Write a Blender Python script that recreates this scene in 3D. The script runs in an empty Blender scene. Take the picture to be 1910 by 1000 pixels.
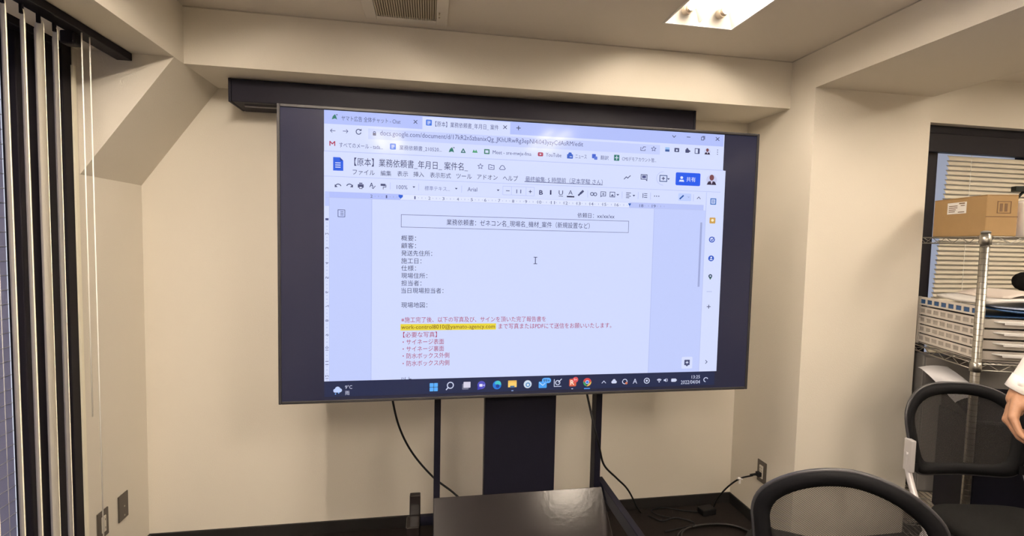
import bpy, bmesh, math, random
from mathutils import Vector, Matrix
random.seed(7)
C = bpy.context.scene.collection
sc = bpy.context.scene
PI = math.pi

# ------------------------------------------------------------------ camera, world, exposure
CAMZ = 1.56
FPX = 905.872
RC = ((0.98585, 0.01129, 0.16726), (-0.16630, -0.06044, 0.98422), (0.02122, -0.99811, -0.05771))
cam = bpy.data.cameras.new('camera')
cam.sensor_fit = 'HORIZONTAL'; cam.sensor_width = 36.0
cam.lens = FPX / 1910 * 36.0
cam.clip_start = 0.02
camo = bpy.data.objects.new('camera', cam); C.objects.link(camo)
camo.matrix_world = Matrix(((RC[0][0], -RC[0][1], -RC[0][2], 0), (RC[1][0], -RC[1][1], -RC[1][2], 0),
                            (RC[2][0], -RC[2][1], -RC[2][2], CAMZ), (0, 0, 0, 1)))
sc.camera = camo
sc.view_settings.view_transform = 'Standard'
sc.view_settings.look = 'None'
sc.view_settings.exposure = 0.0
sc.view_settings.gamma = 1.0
sc.view_settings.use_curve_mapping = False
world = bpy.data.worlds.new('world'); sc.world = world; world.use_nodes = True
bg = world.node_tree.nodes['Background']
bg.inputs[0].default_value = (0.70, 0.74, 0.86, 1); bg.inputs[1].default_value = 1.0
TUBE = 68.0            # fluorescent tube strength, fitting nearest the beam
TUBE1 = 225.0          # the meeting room's unseen fittings, the rear ones added for light
TUBE2 = 62.0           # fluorescent tube strength, bay side
TUBE_COL = (1.0, 0.855, 0.70)

def ray(px, py):
    c = ((px - 955) / FPX, (py - 500) / FPX, 1.0)
    return Vector([sum(RC[i][j] * c[j] for j in range(3)) for i in range(3)])
def atY(px, py, Y):
    d = ray(px, py); t = Y / d.y
    return Vector((d.x * t, Y, CAMZ + d.z * t))
def atX(px, py, X):
    d = ray(px, py); t = X / d.x
    return Vector((X, d.y * t, CAMZ + d.z * t))
def atZ(px, py, Z):
    d = ray(px, py); t = (Z - CAMZ) / d.z
    return Vector((d.x * t, d.y * t, Z))

# ------------------------------------------------------------------ materials
def lin(c):
    return tuple(((v / 255) / 12.92 if v / 255 <= 0.04045 else ((v / 255 + 0.055) / 1.055) ** 2.4) for v in c)
_m = {}
def mat(name, col, rough=0.6, metal=0.0, spec=0.5, noise=None, bump=None, var=0.06, emit=None, alpha=None, coat=0):
    """procedural principled material; noise = scale of a colour variation, bump = (scale, strength)"""
    if name in _m: return _m[name]
    m = bpy.data.materials.new(name); m.use_nodes = True
    nt = m.node_tree; b = nt.nodes['Principled BSDF']
    b.inputs['Base Color'].default_value = (*col, 1)
    b.inputs['Roughness'].default_value = rough
    b.inputs['Metallic'].default_value = metal
    b.inputs['Specular IOR Level'].default_value = spec
    if coat: b.inputs['Coat Weight'].default_value = coat
    tc = None
    if noise or bump:
        tc = nt.nodes.new('ShaderNodeTexCoord')
    if noise:
        n = nt.nodes.new('ShaderNodeTexNoise'); n.inputs['Scale'].default_value = noise; n.inputs['Detail'].default_value = 4
        nt.links.new(tc.outputs['Object'], n.inputs['Vector'])
        r = nt.nodes.new('ShaderNodeMapRange')
        r.inputs[3].default_value = 1 - var; r.inputs[4].default_value = 1 + var
        nt.links.new(n.outputs[0], r.inputs[0])
        mx = nt.nodes.new('ShaderNodeVectorMath'); mx.operation = 'SCALE'
        mx.inputs[0].default_value = col
        nt.links.new(r.outputs[0], mx.inputs['Scale'])
        nt.links.new(mx.outputs[0], b.inputs['Base Color'])
    if bump:
        n2 = nt.nodes.new('ShaderNodeTexNoise'); n2.inputs['Scale'].default_value = bump[0]; n2.inputs['Detail'].default_value = 3
        nt.links.new(tc.outputs['Object'], n2.inputs['Vector'])
        bp = nt.nodes.new('ShaderNodeBump'); bp.inputs['Strength'].default_value = bump[1]; bp.inputs['Distance'].default_value = 0.002
        nt.links.new(n2.outputs[0], bp.inputs['Height']); nt.links.new(bp.outputs[0], b.inputs['Normal'])
    if emit:
        b.inputs['Emission Color'].default_value = (*emit[0], 1); b.inputs['Emission Strength'].default_value = emit[1]
    if alpha is not None:
        b.inputs['Alpha'].default_value = alpha
    _m[name] = m
    return m

WALL = mat('wall_paper', (0.74, 0.69, 0.60), 0.9, spec=0.2, noise=3, var=0.02, bump=(260, 0.35))
CEIL = mat('ceiling_board', (0.78, 0.725, 0.645), 0.95, spec=0.1, noise=4, var=0.02, bump=(320, 0.3))
FLOOR = mat('carpet', (0.014, 0.011, 0.010), 0.95, spec=0.15, noise=60, var=0.35, bump=(400, 0.8))
BASEB = mat('baseboard_vinyl', (0.015, 0.014, 0.014), 0.5, spec=0.3)
DARKF = mat('dark_aluminium', (0.009, 0.008, 0.012), 0.5, spec=0.15)
BLACK = mat('black_satin_steel', (0.005, 0.005, 0.010), 0.45, spec=0.14, noise=30, var=0.1)
BLACKT = mat('black_shelf_steel', (0.010, 0.008, 0.008), 0.18, spec=0.42, noise=14, var=0.25, bump=(60, 0.15))
CASE = mat('screen_case_metal', (0.016, 0.015, 0.024), 0.5, spec=0.15)
RUBBER = mat('cable_rubber', (0.005, 0.005, 0.006), 0.6, spec=0.2)
WHITEP = mat('white_enamel', (0.80, 0.78, 0.74), 0.4)
CREAM = mat('blind_cream', (0.84, 0.79, 0.64), 0.75, noise=20, var=0.03)
CREAM2 = mat('venetian_cream', (0.62, 0.57, 0.46), 0.5, noise=20, var=0.03)
CORDM = mat('cord_white', (0.92, 0.90, 0.84), 0.7)
PLATE = mat('brown_grey_plate', (0.075, 0.062, 0.050), 0.4)
SOCK = mat('socket_cream', (0.62, 0.58, 0.50), 0.4)
CHROME = mat('chrome_wire', (0.36, 0.345, 0.31), 0.33, metal=0.95, noise=40, var=0.05)
SILVER = mat('silver_paint', (0.58, 0.56, 0.57), 0.35, metal=0.35)
CPLAST = mat('chair_black_plastic', (0.006, 0.006, 0.007), 0.6, spec=0.08, noise=200, var=0.15)
CRIM = mat('chair_grey_rim', (0.035, 0.034, 0.038), 0.35, spec=0.4)
CFAB = mat('chair_black_fabric', (0.008, 0.008, 0.008), 0.95, spec=0.1, noise=150, var=0.4, bump=(500, 0.6))
CARD = mat('cardboard', (0.34, 0.215, 0.095), 0.85, noise=25, var=0.08)
CARDD = mat('cardboard_tape', (0.52, 0.36, 0.18), 0.5)
INK = mat('brown_ink', (0.14, 0.08, 0.04), 0.8)
PAPER = mat('paper_white', (0.78, 0.76, 0.74), 0.8)
LPLAST = mat('milky_plastic', (0.60, 0.56, 0.51), 0.35)
LPLASTD = mat('milky_plastic_window', (0.36, 0.33, 0.30), 0.35)
BLUE = mat('blue_plastic', (0.02, 0.08, 0.22), 0.4)
GREYM = mat('grey_steel', (0.14, 0.135, 0.13), 0.5, noise=8, var=0.08)
SHIRT = mat('white_shirt', (0.80, 0.76, 0.72), 0.85, noise=12, var=0.03, bump=(90, 0.4))
SKIN = mat('skin', (0.34, 0.175, 0.098), 0.5, noise=35, var=0.14, bump=(120, 0.5))
NAIL = mat('nail', (0.55, 0.32, 0.22), 0.3)
TROUSER = mat('navy_trousers', (0.018, 0.018, 0.030), 0.85, noise=60, var=0.15)
HAIR = mat('black_hair', (0.010, 0.008, 0.007), 0.5, noise=100, var=0.3)
TUBEM = mat('fluorescent_tube', (1, 1, 1), 0.5, emit=(TUBE_COL, TUBE))
TUBEM1 = mat('fluorescent_tube_room', (1, 1, 1), 0.5, emit=(TUBE_COL, TUBE1))
TUBEM2 = mat('fluorescent_tube_bay', (1, 1, 1), 0.5, emit=(TUBE_COL, TUBE2))

def mesh_fabric(name, scale):
    m = bpy.data.materials.new(name); m.use_nodes = True; nt = m.node_tree
    b = nt.nodes['Principled BSDF']; b.inputs['Base Color'].default_value = (0.016, 0.014, 0.013, 1); b.inputs['Roughness'].default_value = 0.9
    out = nt.nodes['Material Output']; tc = nt.nodes.new('ShaderNodeTexCoord')
    ws = []
    for ax in (0, 1):
        mp = nt.nodes.new('ShaderNodeMapping'); mp.inputs['Rotation'].default_value = (0, math.radians(38 if ax else -52), 0)
        nt.links.new(tc.outputs['Object'], mp.inputs[0])
        w = nt.nodes.new('ShaderNodeTexWave'); w.bands_direction = 'X'; w.inputs['Scale'].default_value = scale
        nt.links.new(mp.outputs[0], w.inputs['Vector']); ws.append(w)
    mul = nt.nodes.new('ShaderNodeMath'); mul.operation = 'MULTIPLY'
    nt.links.new(ws[0].outputs['Fac'], mul.inputs[0]); nt.links.new(ws[1].outputs['Fac'], mul.inputs[1])
    mr = nt.nodes.new('ShaderNodeMapRange'); mr.inputs[1].default_value = 0.1; mr.inputs[2].default_value = 0.5
    mr.inputs[3].default_value = 0.12; mr.inputs[4].default_value = 0.72
    nt.links.new(mul.outputs[0], mr.inputs[0])
    tr = nt.nodes.new('ShaderNodeBsdfTransparent'); mix = nt.nodes.new('ShaderNodeMixShader')
    nt.links.new(mr.outputs[0], mix.inputs[0]); nt.links.new(b.outputs[0], mix.inputs[1]); nt.links.new(tr.outputs[0], mix.inputs[2])
    nt.links.new(mix.outputs[0], out.inputs[0]); return m
MESHF = mesh_fabric('chair_mesh', 85)

def frosted(name, col, tr=0.35):
    m = bpy.data.materials.new(name); m.use_nodes = True; nt = m.node_tree
    out = nt.nodes['Material Output']
    b = nt.nodes['Principled BSDF']; b.inputs['Base Color'].default_value = (*col, 1); b.inputs['Roughness'].default_value = 0.25
    t = nt.nodes.new('ShaderNodeBsdfTranslucent'); t.inputs[0].default_value = (*col, 1)
    tc = nt.nodes.new('ShaderNodeTexCoord'); n = nt.nodes.new('ShaderNodeTexNoise'); n.inputs['Scale'].default_value = 160
    nt.links.new(tc.outputs['Object'], n.inputs['Vector'])
    bp = nt.nodes.new('ShaderNodeBump'); bp.inputs['Strength'].default_value = 0.5; bp.inputs['Distance'].default_value = 0.002
    nt.links.new(n.outputs[0], bp.inputs['Height']); nt.links.new(bp.outputs[0], b.inputs['Normal'])
    mx = nt.nodes.new('ShaderNodeMixShader'); mx.inputs[0].default_value = tr
    nt.links.new(b.outputs[0], mx.inputs[1]); nt.links.new(t.outputs[0], mx.inputs[2]); nt.links.new(mx.outputs[0], out.inputs[0])
    return m
GLASS = frosted('wired_frosted_glass', (0.42, 0.42, 0.54), 0.6)
GLASS2 = frosted('frosted_glass_day', (0.85, 0.87, 0.92), 0.8)

# ------------------------------------------------------------------ geometry helpers
def link(name, bm, m, parent=None, smooth=False, loc=None, bevel=0):
    me = bpy.data.meshes.new(name)
    bmesh.ops.recalc_face_normals(bm, faces=bm.faces[:])
    bm.to_mesh(me); bm.free()
    for mm in (m if isinstance(m, (list, tuple)) else [m]): me.materials.append(mm)
    if smooth:
        for p in me.polygons: p.use_smooth = True
    o = bpy.data.objects.new(name, me); C.objects.link(o)
    if loc is not None: o.location = loc
    if parent is not None: o.parent = parent
    if bevel:
        md = o.modifiers.new('b', 'BEVEL'); md.width = bevel; md.segments = 2; md.limit_method = 'ANGLE'
    return o
def box(bm, x0, x1, y0, y1, z0, z1, mi=0, M=None):
    vs = [Vector(p) for p in ((x0, y0, z0), (x1, y0, z0), (x1, y1, z0), (x0, y1, z0), (x0, y0, z1), (x1, y0, z1), (x1, y1, z1), (x0, y1, z1))]
    if M is not None: vs = [M @ v for v in vs]
    v = [bm.verts.new(p) for p in vs]
    for f in ((0, 3, 2, 1), (4, 5, 6, 7), (0, 1, 5, 4), (1, 2, 6, 5), (2, 3, 7, 6), (3, 0, 4, 7)):
        fc = bm.faces.new([v[i] for i in f]); fc.material_index = mi
def prism(bm, pts, off, mi=0):
    """polygon pts (3D) extruded by vector off"""
    off = Vector(off); a = [bm.verts.new(Vector(p)) for p in pts]; b = [bm.verts.new(Vector(p) + off) for p in pts]
    n = len(a); f = [bm.faces.new(a), bm.faces.new(b[::-1])]
    for i in range(n): f.append(bm.faces.new((a[i], b[i], b[(i + 1) % n], a[(i + 1) % n])))
    for q in f: q.material_index = mi
def tube(bm, pts, r, seg=8, mi=0, closed=False):
    pts = [Vector(p) for p in pts]; n = len(pts); rings = []
    rr = r if isinstance(r, (list, tuple)) else [r] * n
    nrm = None
    for i, p in enumerate(pts):
        if closed: t = pts[(i + 1) % n] - pts[i - 1]
        else: t = pts[min(i + 1, n - 1)] - pts[max(i - 1, 0)]
        if t.length < 1e-9: t = Vector((0, 0, 1))
        t.normalize()
        if nrm is None:
            a = Vector((0, 0, 1)) if abs(t.z) < 0.9 else Vector((1, 0, 0)); nrm = t.cross(a).normalized()
        else:
            nrm = (nrm - t * nrm.dot(t)).normalized()
        bi = t.cross(nrm)
        rings.append([bm.verts.new(p + (nrm * math.cos(2 * PI * k / seg) + bi * math.sin(2 * PI * k / seg)) * rr[i]) for k in range(seg)])
    m = n if closed else n - 1
    for i in range(m):
        A, B = rings[i], rings[(i + 1) % n]
        for k in range(seg):
            f = bm.faces.new((A[k], A[(k + 1) % seg], B[(k + 1) % seg], B[k])); f.material_index = mi; f.smooth = True
    if not closed:
        bm.faces.new(rings[0][::-1]).material_index = mi; bm.faces.new(rings[-1]).material_index = mi
def spline(pts, n=8):
    pts = [Vector(p) for p in pts]; P = [pts[0] * 2 - pts[1]] + pts + [pts[-1] * 2 - pts[-2]]; out = []
    for i in range(1, len(P) - 2):
        for k in range(n):
            t = k / n; a, b, c, d = P[i - 1], P[i], P[i + 1], P[i + 2]
            out.append(0.5 * ((2 * b) + (c - a) * t + (2 * a - 5 * b + 4 * c - d) * t * t + (3 * b - a - 3 * c + d) * t ** 3))
    out.append(pts[-1]); return out
def bmn(): return bmesh.new()
def one(name, args, m, parent=None, bevel=0, **k):
    bm = bmn(); box(bm, *args, **k); return link(name, bm, m, parent, bevel=bevel)
def tag(o, label=None, cat=None, group=None, kind=None):
    if label: o['label'] = label
    if cat: o['category'] = cat
    if group: o['group'] = group
    if kind: o['kind'] = kind
    return o
def thing(name, label, cat, loc=(0, 0, 0), rz=0, group=None):
    o = bpy.data.objects.new(name, None); C.objects.link(o); o.empty_display_size = 0.1
    o.location = loc; o.rotation_euler = (0, 0, rz); return tag(o, label, cat, group)
def copy_tree(o, parent=None):
    c = o.copy(); C.objects.link(c)
    if parent is not None: c.parent = parent
    for ch in [q for q in C.objects if q.parent == o]: copy_tree(ch, c)
    return c

# ------------------------------------------------------------------ room dimensions
D = 2.601; ZC = 2.496
YB = 2.263; ZB = 2.262            # beam in front of back wall
XL = -1.361; Y1 = 2.187; ZH = 1.782; XBL = -1.016
XR = 1.8126; YC = 2.098; XR2 = 2.475; ZB2 = 2.320; YW = 2.255
XE = 4.7; YN = -3.4

def S(o): return tag(o, kind='structure')
# floor and ceiling
S(one('floor', (XL - 0.15, XE + 0.15, YN - 0.15, D + 0.15, -0.1, 0), FLOOR))
# fixtures recesses: fx list centre x, y range; rear and far-right ones added unseen for light
FX = [(1.128, 0.75, 1.984), (-0.42, 0.10, 1.334), (1.128, -1.75, -0.516), (-0.42, -2.2, -0.966), (3.02, 0.35, 1.584), (3.02, -1.9, -0.666), (4.15, 0.0, 1.234)]
FW = 0.155
def ceiling():
    """ceiling slab with rectangular openings for the recessed fittings, built from a grid of cells"""
    holes = [(x - FW, x + FW, y0, y1) for x, y0, y1 in FX]
    xs = sorted({XL - 0.15, XE + 0.15, *[h[0] for h in holes], *[h[1] for h in holes]})
    ys = sorted({YN - 0.15, D + 0.15, *[h[2] for h in holes], *[h[3] for h in holes]})
    bm = bmn()
    V = {}
    def v(x, y, z):
        k = (round(x, 5), round(y, 5), z)
        if k not in V: V[k] = bm.verts.new((x, y, z))
        return V[k]
    for i in range(len(xs) - 1):
        for j in range(len(ys) - 1):
            cx, cy = (xs[i] + xs[i + 1]) / 2, (ys[j] + ys[j + 1]) / 2
            if any(h[0] < cx < h[1] and h[2] < cy < h[3] for h in holes): continue
            bm.faces.new((v(xs[i], ys[j], ZC), v(xs[i], ys[j + 1], ZC), v(xs[i + 1], ys[j + 1], ZC), v(xs[i + 1], ys[j], ZC)))
    bx = bmn(); bx.free()
    box(bm, XL - 0.15, XE + 0.15, YN - 0.15, D + 0.15, ZC + 0.22, ZC + 0.3)
    return S(link('ceiling', bm, CEIL))
ceiling()
# walls
WT = 0.12
S(one('wall_back', (XL - 0.15, XR + 0.02, D, D + WT, 0, ZC + 0.2), WALL))
# back beam
S(one('trim_1', (XL, XR, YB, D - 0.0005, ZB, ZC - 0.0005), WALL))
# left wall with window opening (Y from -0.9 to 2.16)
WY0, WY1, WZ0, WZ1 = -0.9, 2.165, 0.08, 2.28
bm = bmn()
box(bm, XL - WT, XL, WY1, D + WT, 0, ZC + 0.2)
box(bm, XL - WT, XL, YN, WY0, 0, ZC + 0.2)
box(bm, XL - WT, XL, WY0, WY1, 0, WZ0)
box(bm, XL - WT, XL, WY0, WY1, WZ1, ZC + 0.2)
S(link('wall_left', bm, WALL))
# left beam along the window wall + haunch
S(one('trim_2', (XL, XBL, YN, YB, ZB, ZC - 0.0005), WALL))
bm = bmn(); prism(bm, [(XL, Y1, ZH), (XBL, Y1, ZB), (XL, Y1, ZB)], (0, D - Y1, 0)); S(link('trim_3', bm, WALL))
# right column (between room and bay) and beam
S(one('wall_right', (XR, XR2, YC, D + WT, 0, ZC + 0.2), WALL))
S(one('trim_4', (XR, XR2, YN, YC, ZB2, ZC - 0.0005), WALL))
# bay wall with window opening
BX0, BX1, BZ0, BZ1 = XR2, 4.3, 0.75, 2.243
bm = bmn()
box(bm, XR2, XE, YW, YW + 0.14, BZ1, ZC + 0.2)
box(bm, XR2, XE, YW, YW + 0.14, 0, BZ0)
box(bm, BX1, XE, YW, YW + 0.14, BZ0, BZ1)
S(link('wall_bay', bm, WALL))
S(one('wall_far_right', (XE, XE + WT, YN, D, 0, ZC + 0.2), WALL))
S(one('wall_front', (XL - WT, XE + WT, YN - WT, YN, 0, ZC + 0.2), WALL))
# baseboards
S(one('baseboard_back', (XL, XR, D - 0.010, D, 0, 0.0623), BASEB, bevel=0.002))
S(one('baseboard_left', (XL, XL + 0.010, WY1, D - 0.01, 0, 0.0623), BASEB, bevel=0.002))
S(one('baseboard_right', (XR - 0.010, XR, YC - 0.01, D - 0.01, 0, 0.0623), BASEB, bevel=0.002))
S(one('baseboard_column', (XR, XR2, YC - 0.010, YC, 0, 0.0623), BASEB, bevel=0.002))
# thin sealant line where ceiling meets the beams
SEAL = mat('sealant', (0.52, 0.47, 0.40), 0.9)
S(one('trim_5', (XBL, XR, YB - 0.004, YB, ZC - 0.004, ZC), SEAL))
S(one('trim_6', (XR - 0.004, XR, YN, YB - 0.004, ZC - 0.004, ZC), SEAL))

# ------------------------------------------------------------------ left window: dark frame, wired glass
w1 = bpy.data.objects.new('window_1', None); C.objects.link(w1); S(w1)
def frame_part(name, a, m=DARKF, parent=w1, bevel=0.004): return one(name, a, m, parent, bevel)
frame_part('frame', (XL - 0.115, XL - 0.002, WY1 - 0.055, WY1 - 0.001, WZ0, WZ1))
frame_part('stile', (XL - 0.060, XL - 0.010, WY1 - 0.125, WY1 - 0.060, WZ0 + 0.03, WZ1 - 0.03))
frame_part('stile', (XL - 0.085, XL - 0.035, WY1 - 0.215, WY1 - 0.130, WZ0 + 0.03, WZ1 - 0.03))
frame_part('frame', (XL - 0.115, XL - 0.002, WY0 + 0.001, WY0 + 0.055, WZ0, WZ1))
frame_part('frame', (XL - 0.115, XL - 0.002, WY0 + 0.055, WY1 - 0.055, WZ1 - 0.045, WZ1))
frame_part('frame', (XL - 0.115, XL - 0.002, WY0 + 0.055, WY1 - 0.055, WZ0, WZ0 + 0.045))
one('pane', (XL - 0.092, XL - 0.086, WY0 + 0.055, WY1 - 0.215, WZ0 + 0.045, WZ1 - 0.045), GLASS, w1)
bm = bmn()
gx = XL - 0.0845
WIREM = mat('glass_wire', (0.80, 0.80, 0.84), 0.4)
z = WZ0 + 0.07
while z < WZ1 - 0.05:
    tube(bm, [(gx, 0.9, z), (gx, WY1 - 0.215, z)], 0.0016, 4); z += 0.05
y = 0.92
while y < WY1 - 0.22:
    tube(bm, [(gx, y, WZ0 + 0.045), (gx, y, WZ1 - 0.045)], 0.0016, 4); y += 0.05
tag(link('glass_wire', bm, WIREM, w1), kind='stuff')

# vertical blind
vb = thing('vertical_blind', 'cream vertical slat blind bunched at the window end, hung from a dark ceiling rail', 'blind', (0, 0, 0))
ra = atZ(243, 95, ZB - 0.004)
RX1 = -1.165
one('rail', (RX1 - 0.055, RX1, 0.35, Y1 - 0.003, ZB - 0.030, ZB - 0.001), DARKF, vb, bevel=0.003)
for k, (xl, xr, top) in enumerate([(-42, -19, 0), (19, 28, 0), (54, 61.5, 0), (79, 97, 0), (111.5, 121.5, 0)]):
    R = atX(xr, 520, -1.180); L = atX(xl, 520, -1.240)
    mid = (R + L) / 2; n = (R - L); n.z = 0; n.normalize(); pn = Vector((-n.y, n.x, 0))
    bm = bmn()
    z0, z1 = 0.10, ZB - 0.052
    prof = []
    W = (R - L).length
    pts = []
    for i in range(7):
        s = i / 6 - 0.5
        pts.append((s * W, 0.006 * (1 - (2 * s) ** 2)))
    rows = []
    for zz, sh in ((z0, 1), (z1 - 0.018, 1), (z1, 0.62)):
        rows.append([[bm.verts.new(Vector((mid.x, mid.y, zz)) + n * (a * sh) + pn * (b + t)) for a, b in pts] for t in (0, 0.0012)])
    for r0, r1 in zip(rows, rows[1:]):
        for t in (0, 1):
            for i in range(6): bm.faces.new((r0[t][i], r0[t][i + 1], r1[t][i + 1], r1[t][i]))
        for i in (0, 6): bm.faces.new((r0[0][i], r0[1][i], r1[1][i], r1[0][i]))
    link('slat', bm, CREAM, vb, smooth=True)
    one('slat_hook', (mid.x - 0.004, mid.x + 0.004, mid.y - 0.004, mid.y + 0.004, z1 - 0.006, ZB - 0.028), DARKF, vb)
# rail end bracket, thin end slat and cords
q = atX(141, 87, -1.205)
one('end_bracket', (-1.235, -1.190, q.y - 0.03, q.y + 0.012, q.z, ZB - 0.028), DARKF, vb, bevel=0.006)
q = atX(147, 520, -1.31)
one('slat', (-1.335, -1.328, q.y + 0.03, q.y + 0.045, 0.10, 2.18), CREAM, vb)
for (px, py, pb, nm) in ((160, 340, 784, 'pull_cord'), (174.6, 340, 1230, 'pull_cord')):
    a = atX(px, py, -1.175)
    zb = atX(px, pb, -1.175).z if pb < 1000 else 0.35
    if zb > a.z: zb = 0.5
    bm = bmn(); tube(bm, [(a.x, a.y, zb), (a.x, a.y, ZB - 0.015)], 0.0021, 6); link(nm, bm, CORDM, vb)

# wall plates on left wall
def plate_left(px, py, name, label, cat, kind):
    c = atX(px, py, XL)
    t = thing(name, label, cat, (XL + 0.0005, c.y, c.z))
    one('plate', (0, 0.006, -0.035, 0.035, -0.06, 0.06), PLATE, t, bevel=0.003)
    if kind == 'blank':
        for s in (-0.042, 0.0):
            bm = bmn(); tube(bm, [(0.005, 0.004, s), (0.0075, 0.004, s)], 0.004, 10)
            link('screw', bm, mat('screw_metal', (0.4, 0.37, 0.33), 0.3, metal=1), t)
    else:
        one('outlet_insert', (0.005, 0.010, -0.013, 0.013, -0.035, 0.035), SOCK, t, bevel=0.002)
        bm = bmn()
        for s in (-0.018, 0.018):
            for u in (-0.006, 0.006): box(bm, 0.0095, 0.0105, u - 0.0012, u + 0.0012, s - 0.004, s + 0.004)
        tag(link('slots', bm, RUBBER, t), kind='stuff')
plate_left(228, 945, 'blank_plate', 'dark brown-grey blank cover plate on the left wall near the corner', 'wall plate', 'blank')
plate_left(190, 978, 'wall_outlet', 'brown-framed wall outlet low on left wall behind the blind cord', 'outlet', 'sock')

# ------------------------------------------------------------------ projection screen case under the beam
YF = 2.405
a = atY(425, 142, YF); b = atY(425, 189, YF); c = atY(1299, 205, YF)
ZT = min(a.z, ZB - 0.004)
ps = thing('projector_screen_case', 'long dark grey roll-up projection screen case mounted under the beam behind the television', 'projection screen', ((a.x + c.x) / 2, YF, ZB))
def sub(obj, ox):
    obj.matrix_parent_inverse = ox.matrix_world.inverted(); return obj
ps.location = (0, 0, 0)
bm = bmn(); 
YBk = 2.575
yz = [(YF, b.z + 0.002), (YF, ZT), (YBk, ZT), (YBk, b.z - 0.002)]
prism(bm, [(a.x + 0.012, y, z) for y, z in yz], (c.x - a.x - 0.024, 0, 0)); link('case_body', bm, CASE, ps, bevel=0.004)
for x in (a.x, c.x - 0.012):
    one('end_cap', (x, x + 0.012, YF - 0.002, YBk, b.z - 0.001, ZT + 0.001), CASE, ps, bevel=0.003)
one('bottom_slot', (a.x + 0.05, c.x - 0.05, YF + 0.05, YF + 0.062, b.z - 0.006, b.z), mat('slot_trim', (0.25, 0.24, 0.24), 0.4), ps)
for x in (a.x + 0.35, c.x - 0.35):
    one('hanging_bracket', (x - 0.03, x + 0.03, YF + 0.05, YF + 0.12, ZT - 0.001, ZB), DARKF, ps)

# ------------------------------------------------------------------ ceiling lights
def make_light(i, x, y0, y1, label, group):
    t = thing('ceiling_light', label, 'ceiling light', (x, (y0 + y1) / 2, ZC), group=group)
    L = (y1 - y0) / 2
    H = 0.085
    # pan: white folded reflector with two troughs
    bm = bmn()
    prof = [(-FW, 0), (-0.105, H), (-0.055, H), (0.0, 0.012), (0.055, H), (0.105, H), (FW, 0)]
    th = 0.004
    A = [[bm.verts.new((px, s * (L - 0.001), pz)) for px, pz in prof] for s in (-1, 1)]
    for k in range(6): bm.faces.new((A[0][k], A[0][k + 1], A[1][k + 1], A[1][k]))
    link('reflector', bm, WHITEP, t)
    # end plates, sloping
    for s in (-1, 1):
        for (xa, xb) in ((-FW, 0.0), (0.0, FW)):
            bm = bmn()
            f = [(xa, s * L, 0), (xb, s * L, 0), ((xa + xb) / 2 + 0.035, s * (L - 0.035), H), ((xa + xb) / 2 - 0.035, s * (L - 0.035), H)]
            bm.faces.new([bm.verts.new(p) for p in f])
            link('end_plate', bm, WHITEP, t)
    bm = bmn(); box(bm, -FW - 0.004, FW + 0.004, -L - 0.004, L + 0.004, H + 0.004, H + 0.02)
    box(bm, -FW - 0.004, -FW, -L, L, 0.001, H); box(bm, FW, FW + 0.004, -L, L, 0.001, H)
    box(bm, -FW, FW, -L - 0.004, -L, 0.001, H); box(bm, -FW, FW, L, L + 0.004, 0.001, H)
    link('housing', bm, WHITEP, t)
    bm = bmn()
    r0 = 0.0035
    box(bm, -FW - 0.008, -FW + 0.001, -L - 0.008, L + 0.008, -0.003, 0.0005); box(bm, FW - 0.001, FW + 0.008, -L - 0.008, L + 0.008, -0.003, 0.0005)
    box(bm, -FW + 0.001, FW - 0.001, -L - 0.008, -L + 0.001, -0.003, 0.0005); box(bm, -FW + 0.001, FW - 0.001, L - 0.001, L + 0.008, -0.003, 0.0005)
    link('rim', bm, WHITEP, t)
    for u in (-0.078, 0.078):
        bm = bmn(); tube(bm, [(u, -L + 0.075, 0.038), (u, L - 0.075, 0.038)], 0.016, 14); link('tube', bm, TUBEM if i == 0 else TUBEM1 if x < 2 else TUBEM2, t)
        for s in (-1, 1):
            bm = bmn()
            tube(bm, [(u, s * (L - 0.030), 0.042), (u, s * (L - 0.060), 0.038)], 0.020, 14)
            tube(bm, [(u, s * (L - 0.060), 0.038), (u, s * (L - 0.078), 0.038)], 0.0165, 14)
            link('lamp_holder', bm, mat('lamp_cap', (0.55, 0.47, 0.38), 0.35, metal=0.3), t)
labs = ['recessed two-tube fluorescent ceiling light nearest the back beam, its tube ends in view',
        'recessed two-tube ceiling light over the window side, just left of the viewer',
        'unseen recessed two-tube ceiling light added behind the viewer, in line with the one above the television',
        'unseen recessed two-tube ceiling light added behind the viewer on the window side',
        'recessed two-tube ceiling light in the bay, next to the long ceiling beam',
        'unseen recessed two-tube ceiling light added at the rear of the bay, behind the viewer',
        'unseen recessed two-tube ceiling light added deepest in the bay, farthest to the right']
for i, (x, y0, y1) in enumerate(FX):  # fittings behind the viewer and far right are unseen, added to light the rooms
    make_light(i, x, y0, y1, labs[i], 'recessed ceiling lights')

# ventilation grille
a = atZ(834, 44, ZC); g1 = atZ(702, 25, ZC); g2 = atZ(814, 34, ZC)
vx0 = g1.x - (a.x - g2.x); vx1 = a.x; vy1 = a.y; gy1 = (g1.y + g2.y) / 2
vy1 = gy1 + 0.035
vg = thing('ceiling_vent', 'white square ceiling vent with brown ribbed grille above the television', 'vent', ((vx0 + vx1) / 2, vy1 - 0.17, ZC))
cx, cy = (vx0 + vx1) / 2, vy1 - 0.17
gw = (g2.x - g1.x) / 2; gcx = (g1.x + g2.x) / 2 - cx; fw = (vx1 - vx0) / 2
gt = gy1 - cy
VENTW = mat('vent_plastic', (0.70, 0.655, 0.59), 0.5)
GR = mat('vent_grille', (0.46, 0.40, 0.30), 0.6); GRB = mat('vent_filter', (0.16, 0.13, 0.10), 0.9)
bm = bmn()
box(bm, -fw, gcx - gw, -0.17, 0.17, -0.014, -0.0005); box(bm, gcx + gw, fw, -0.17, 0.17, -0.014, -0.0005)
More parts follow.
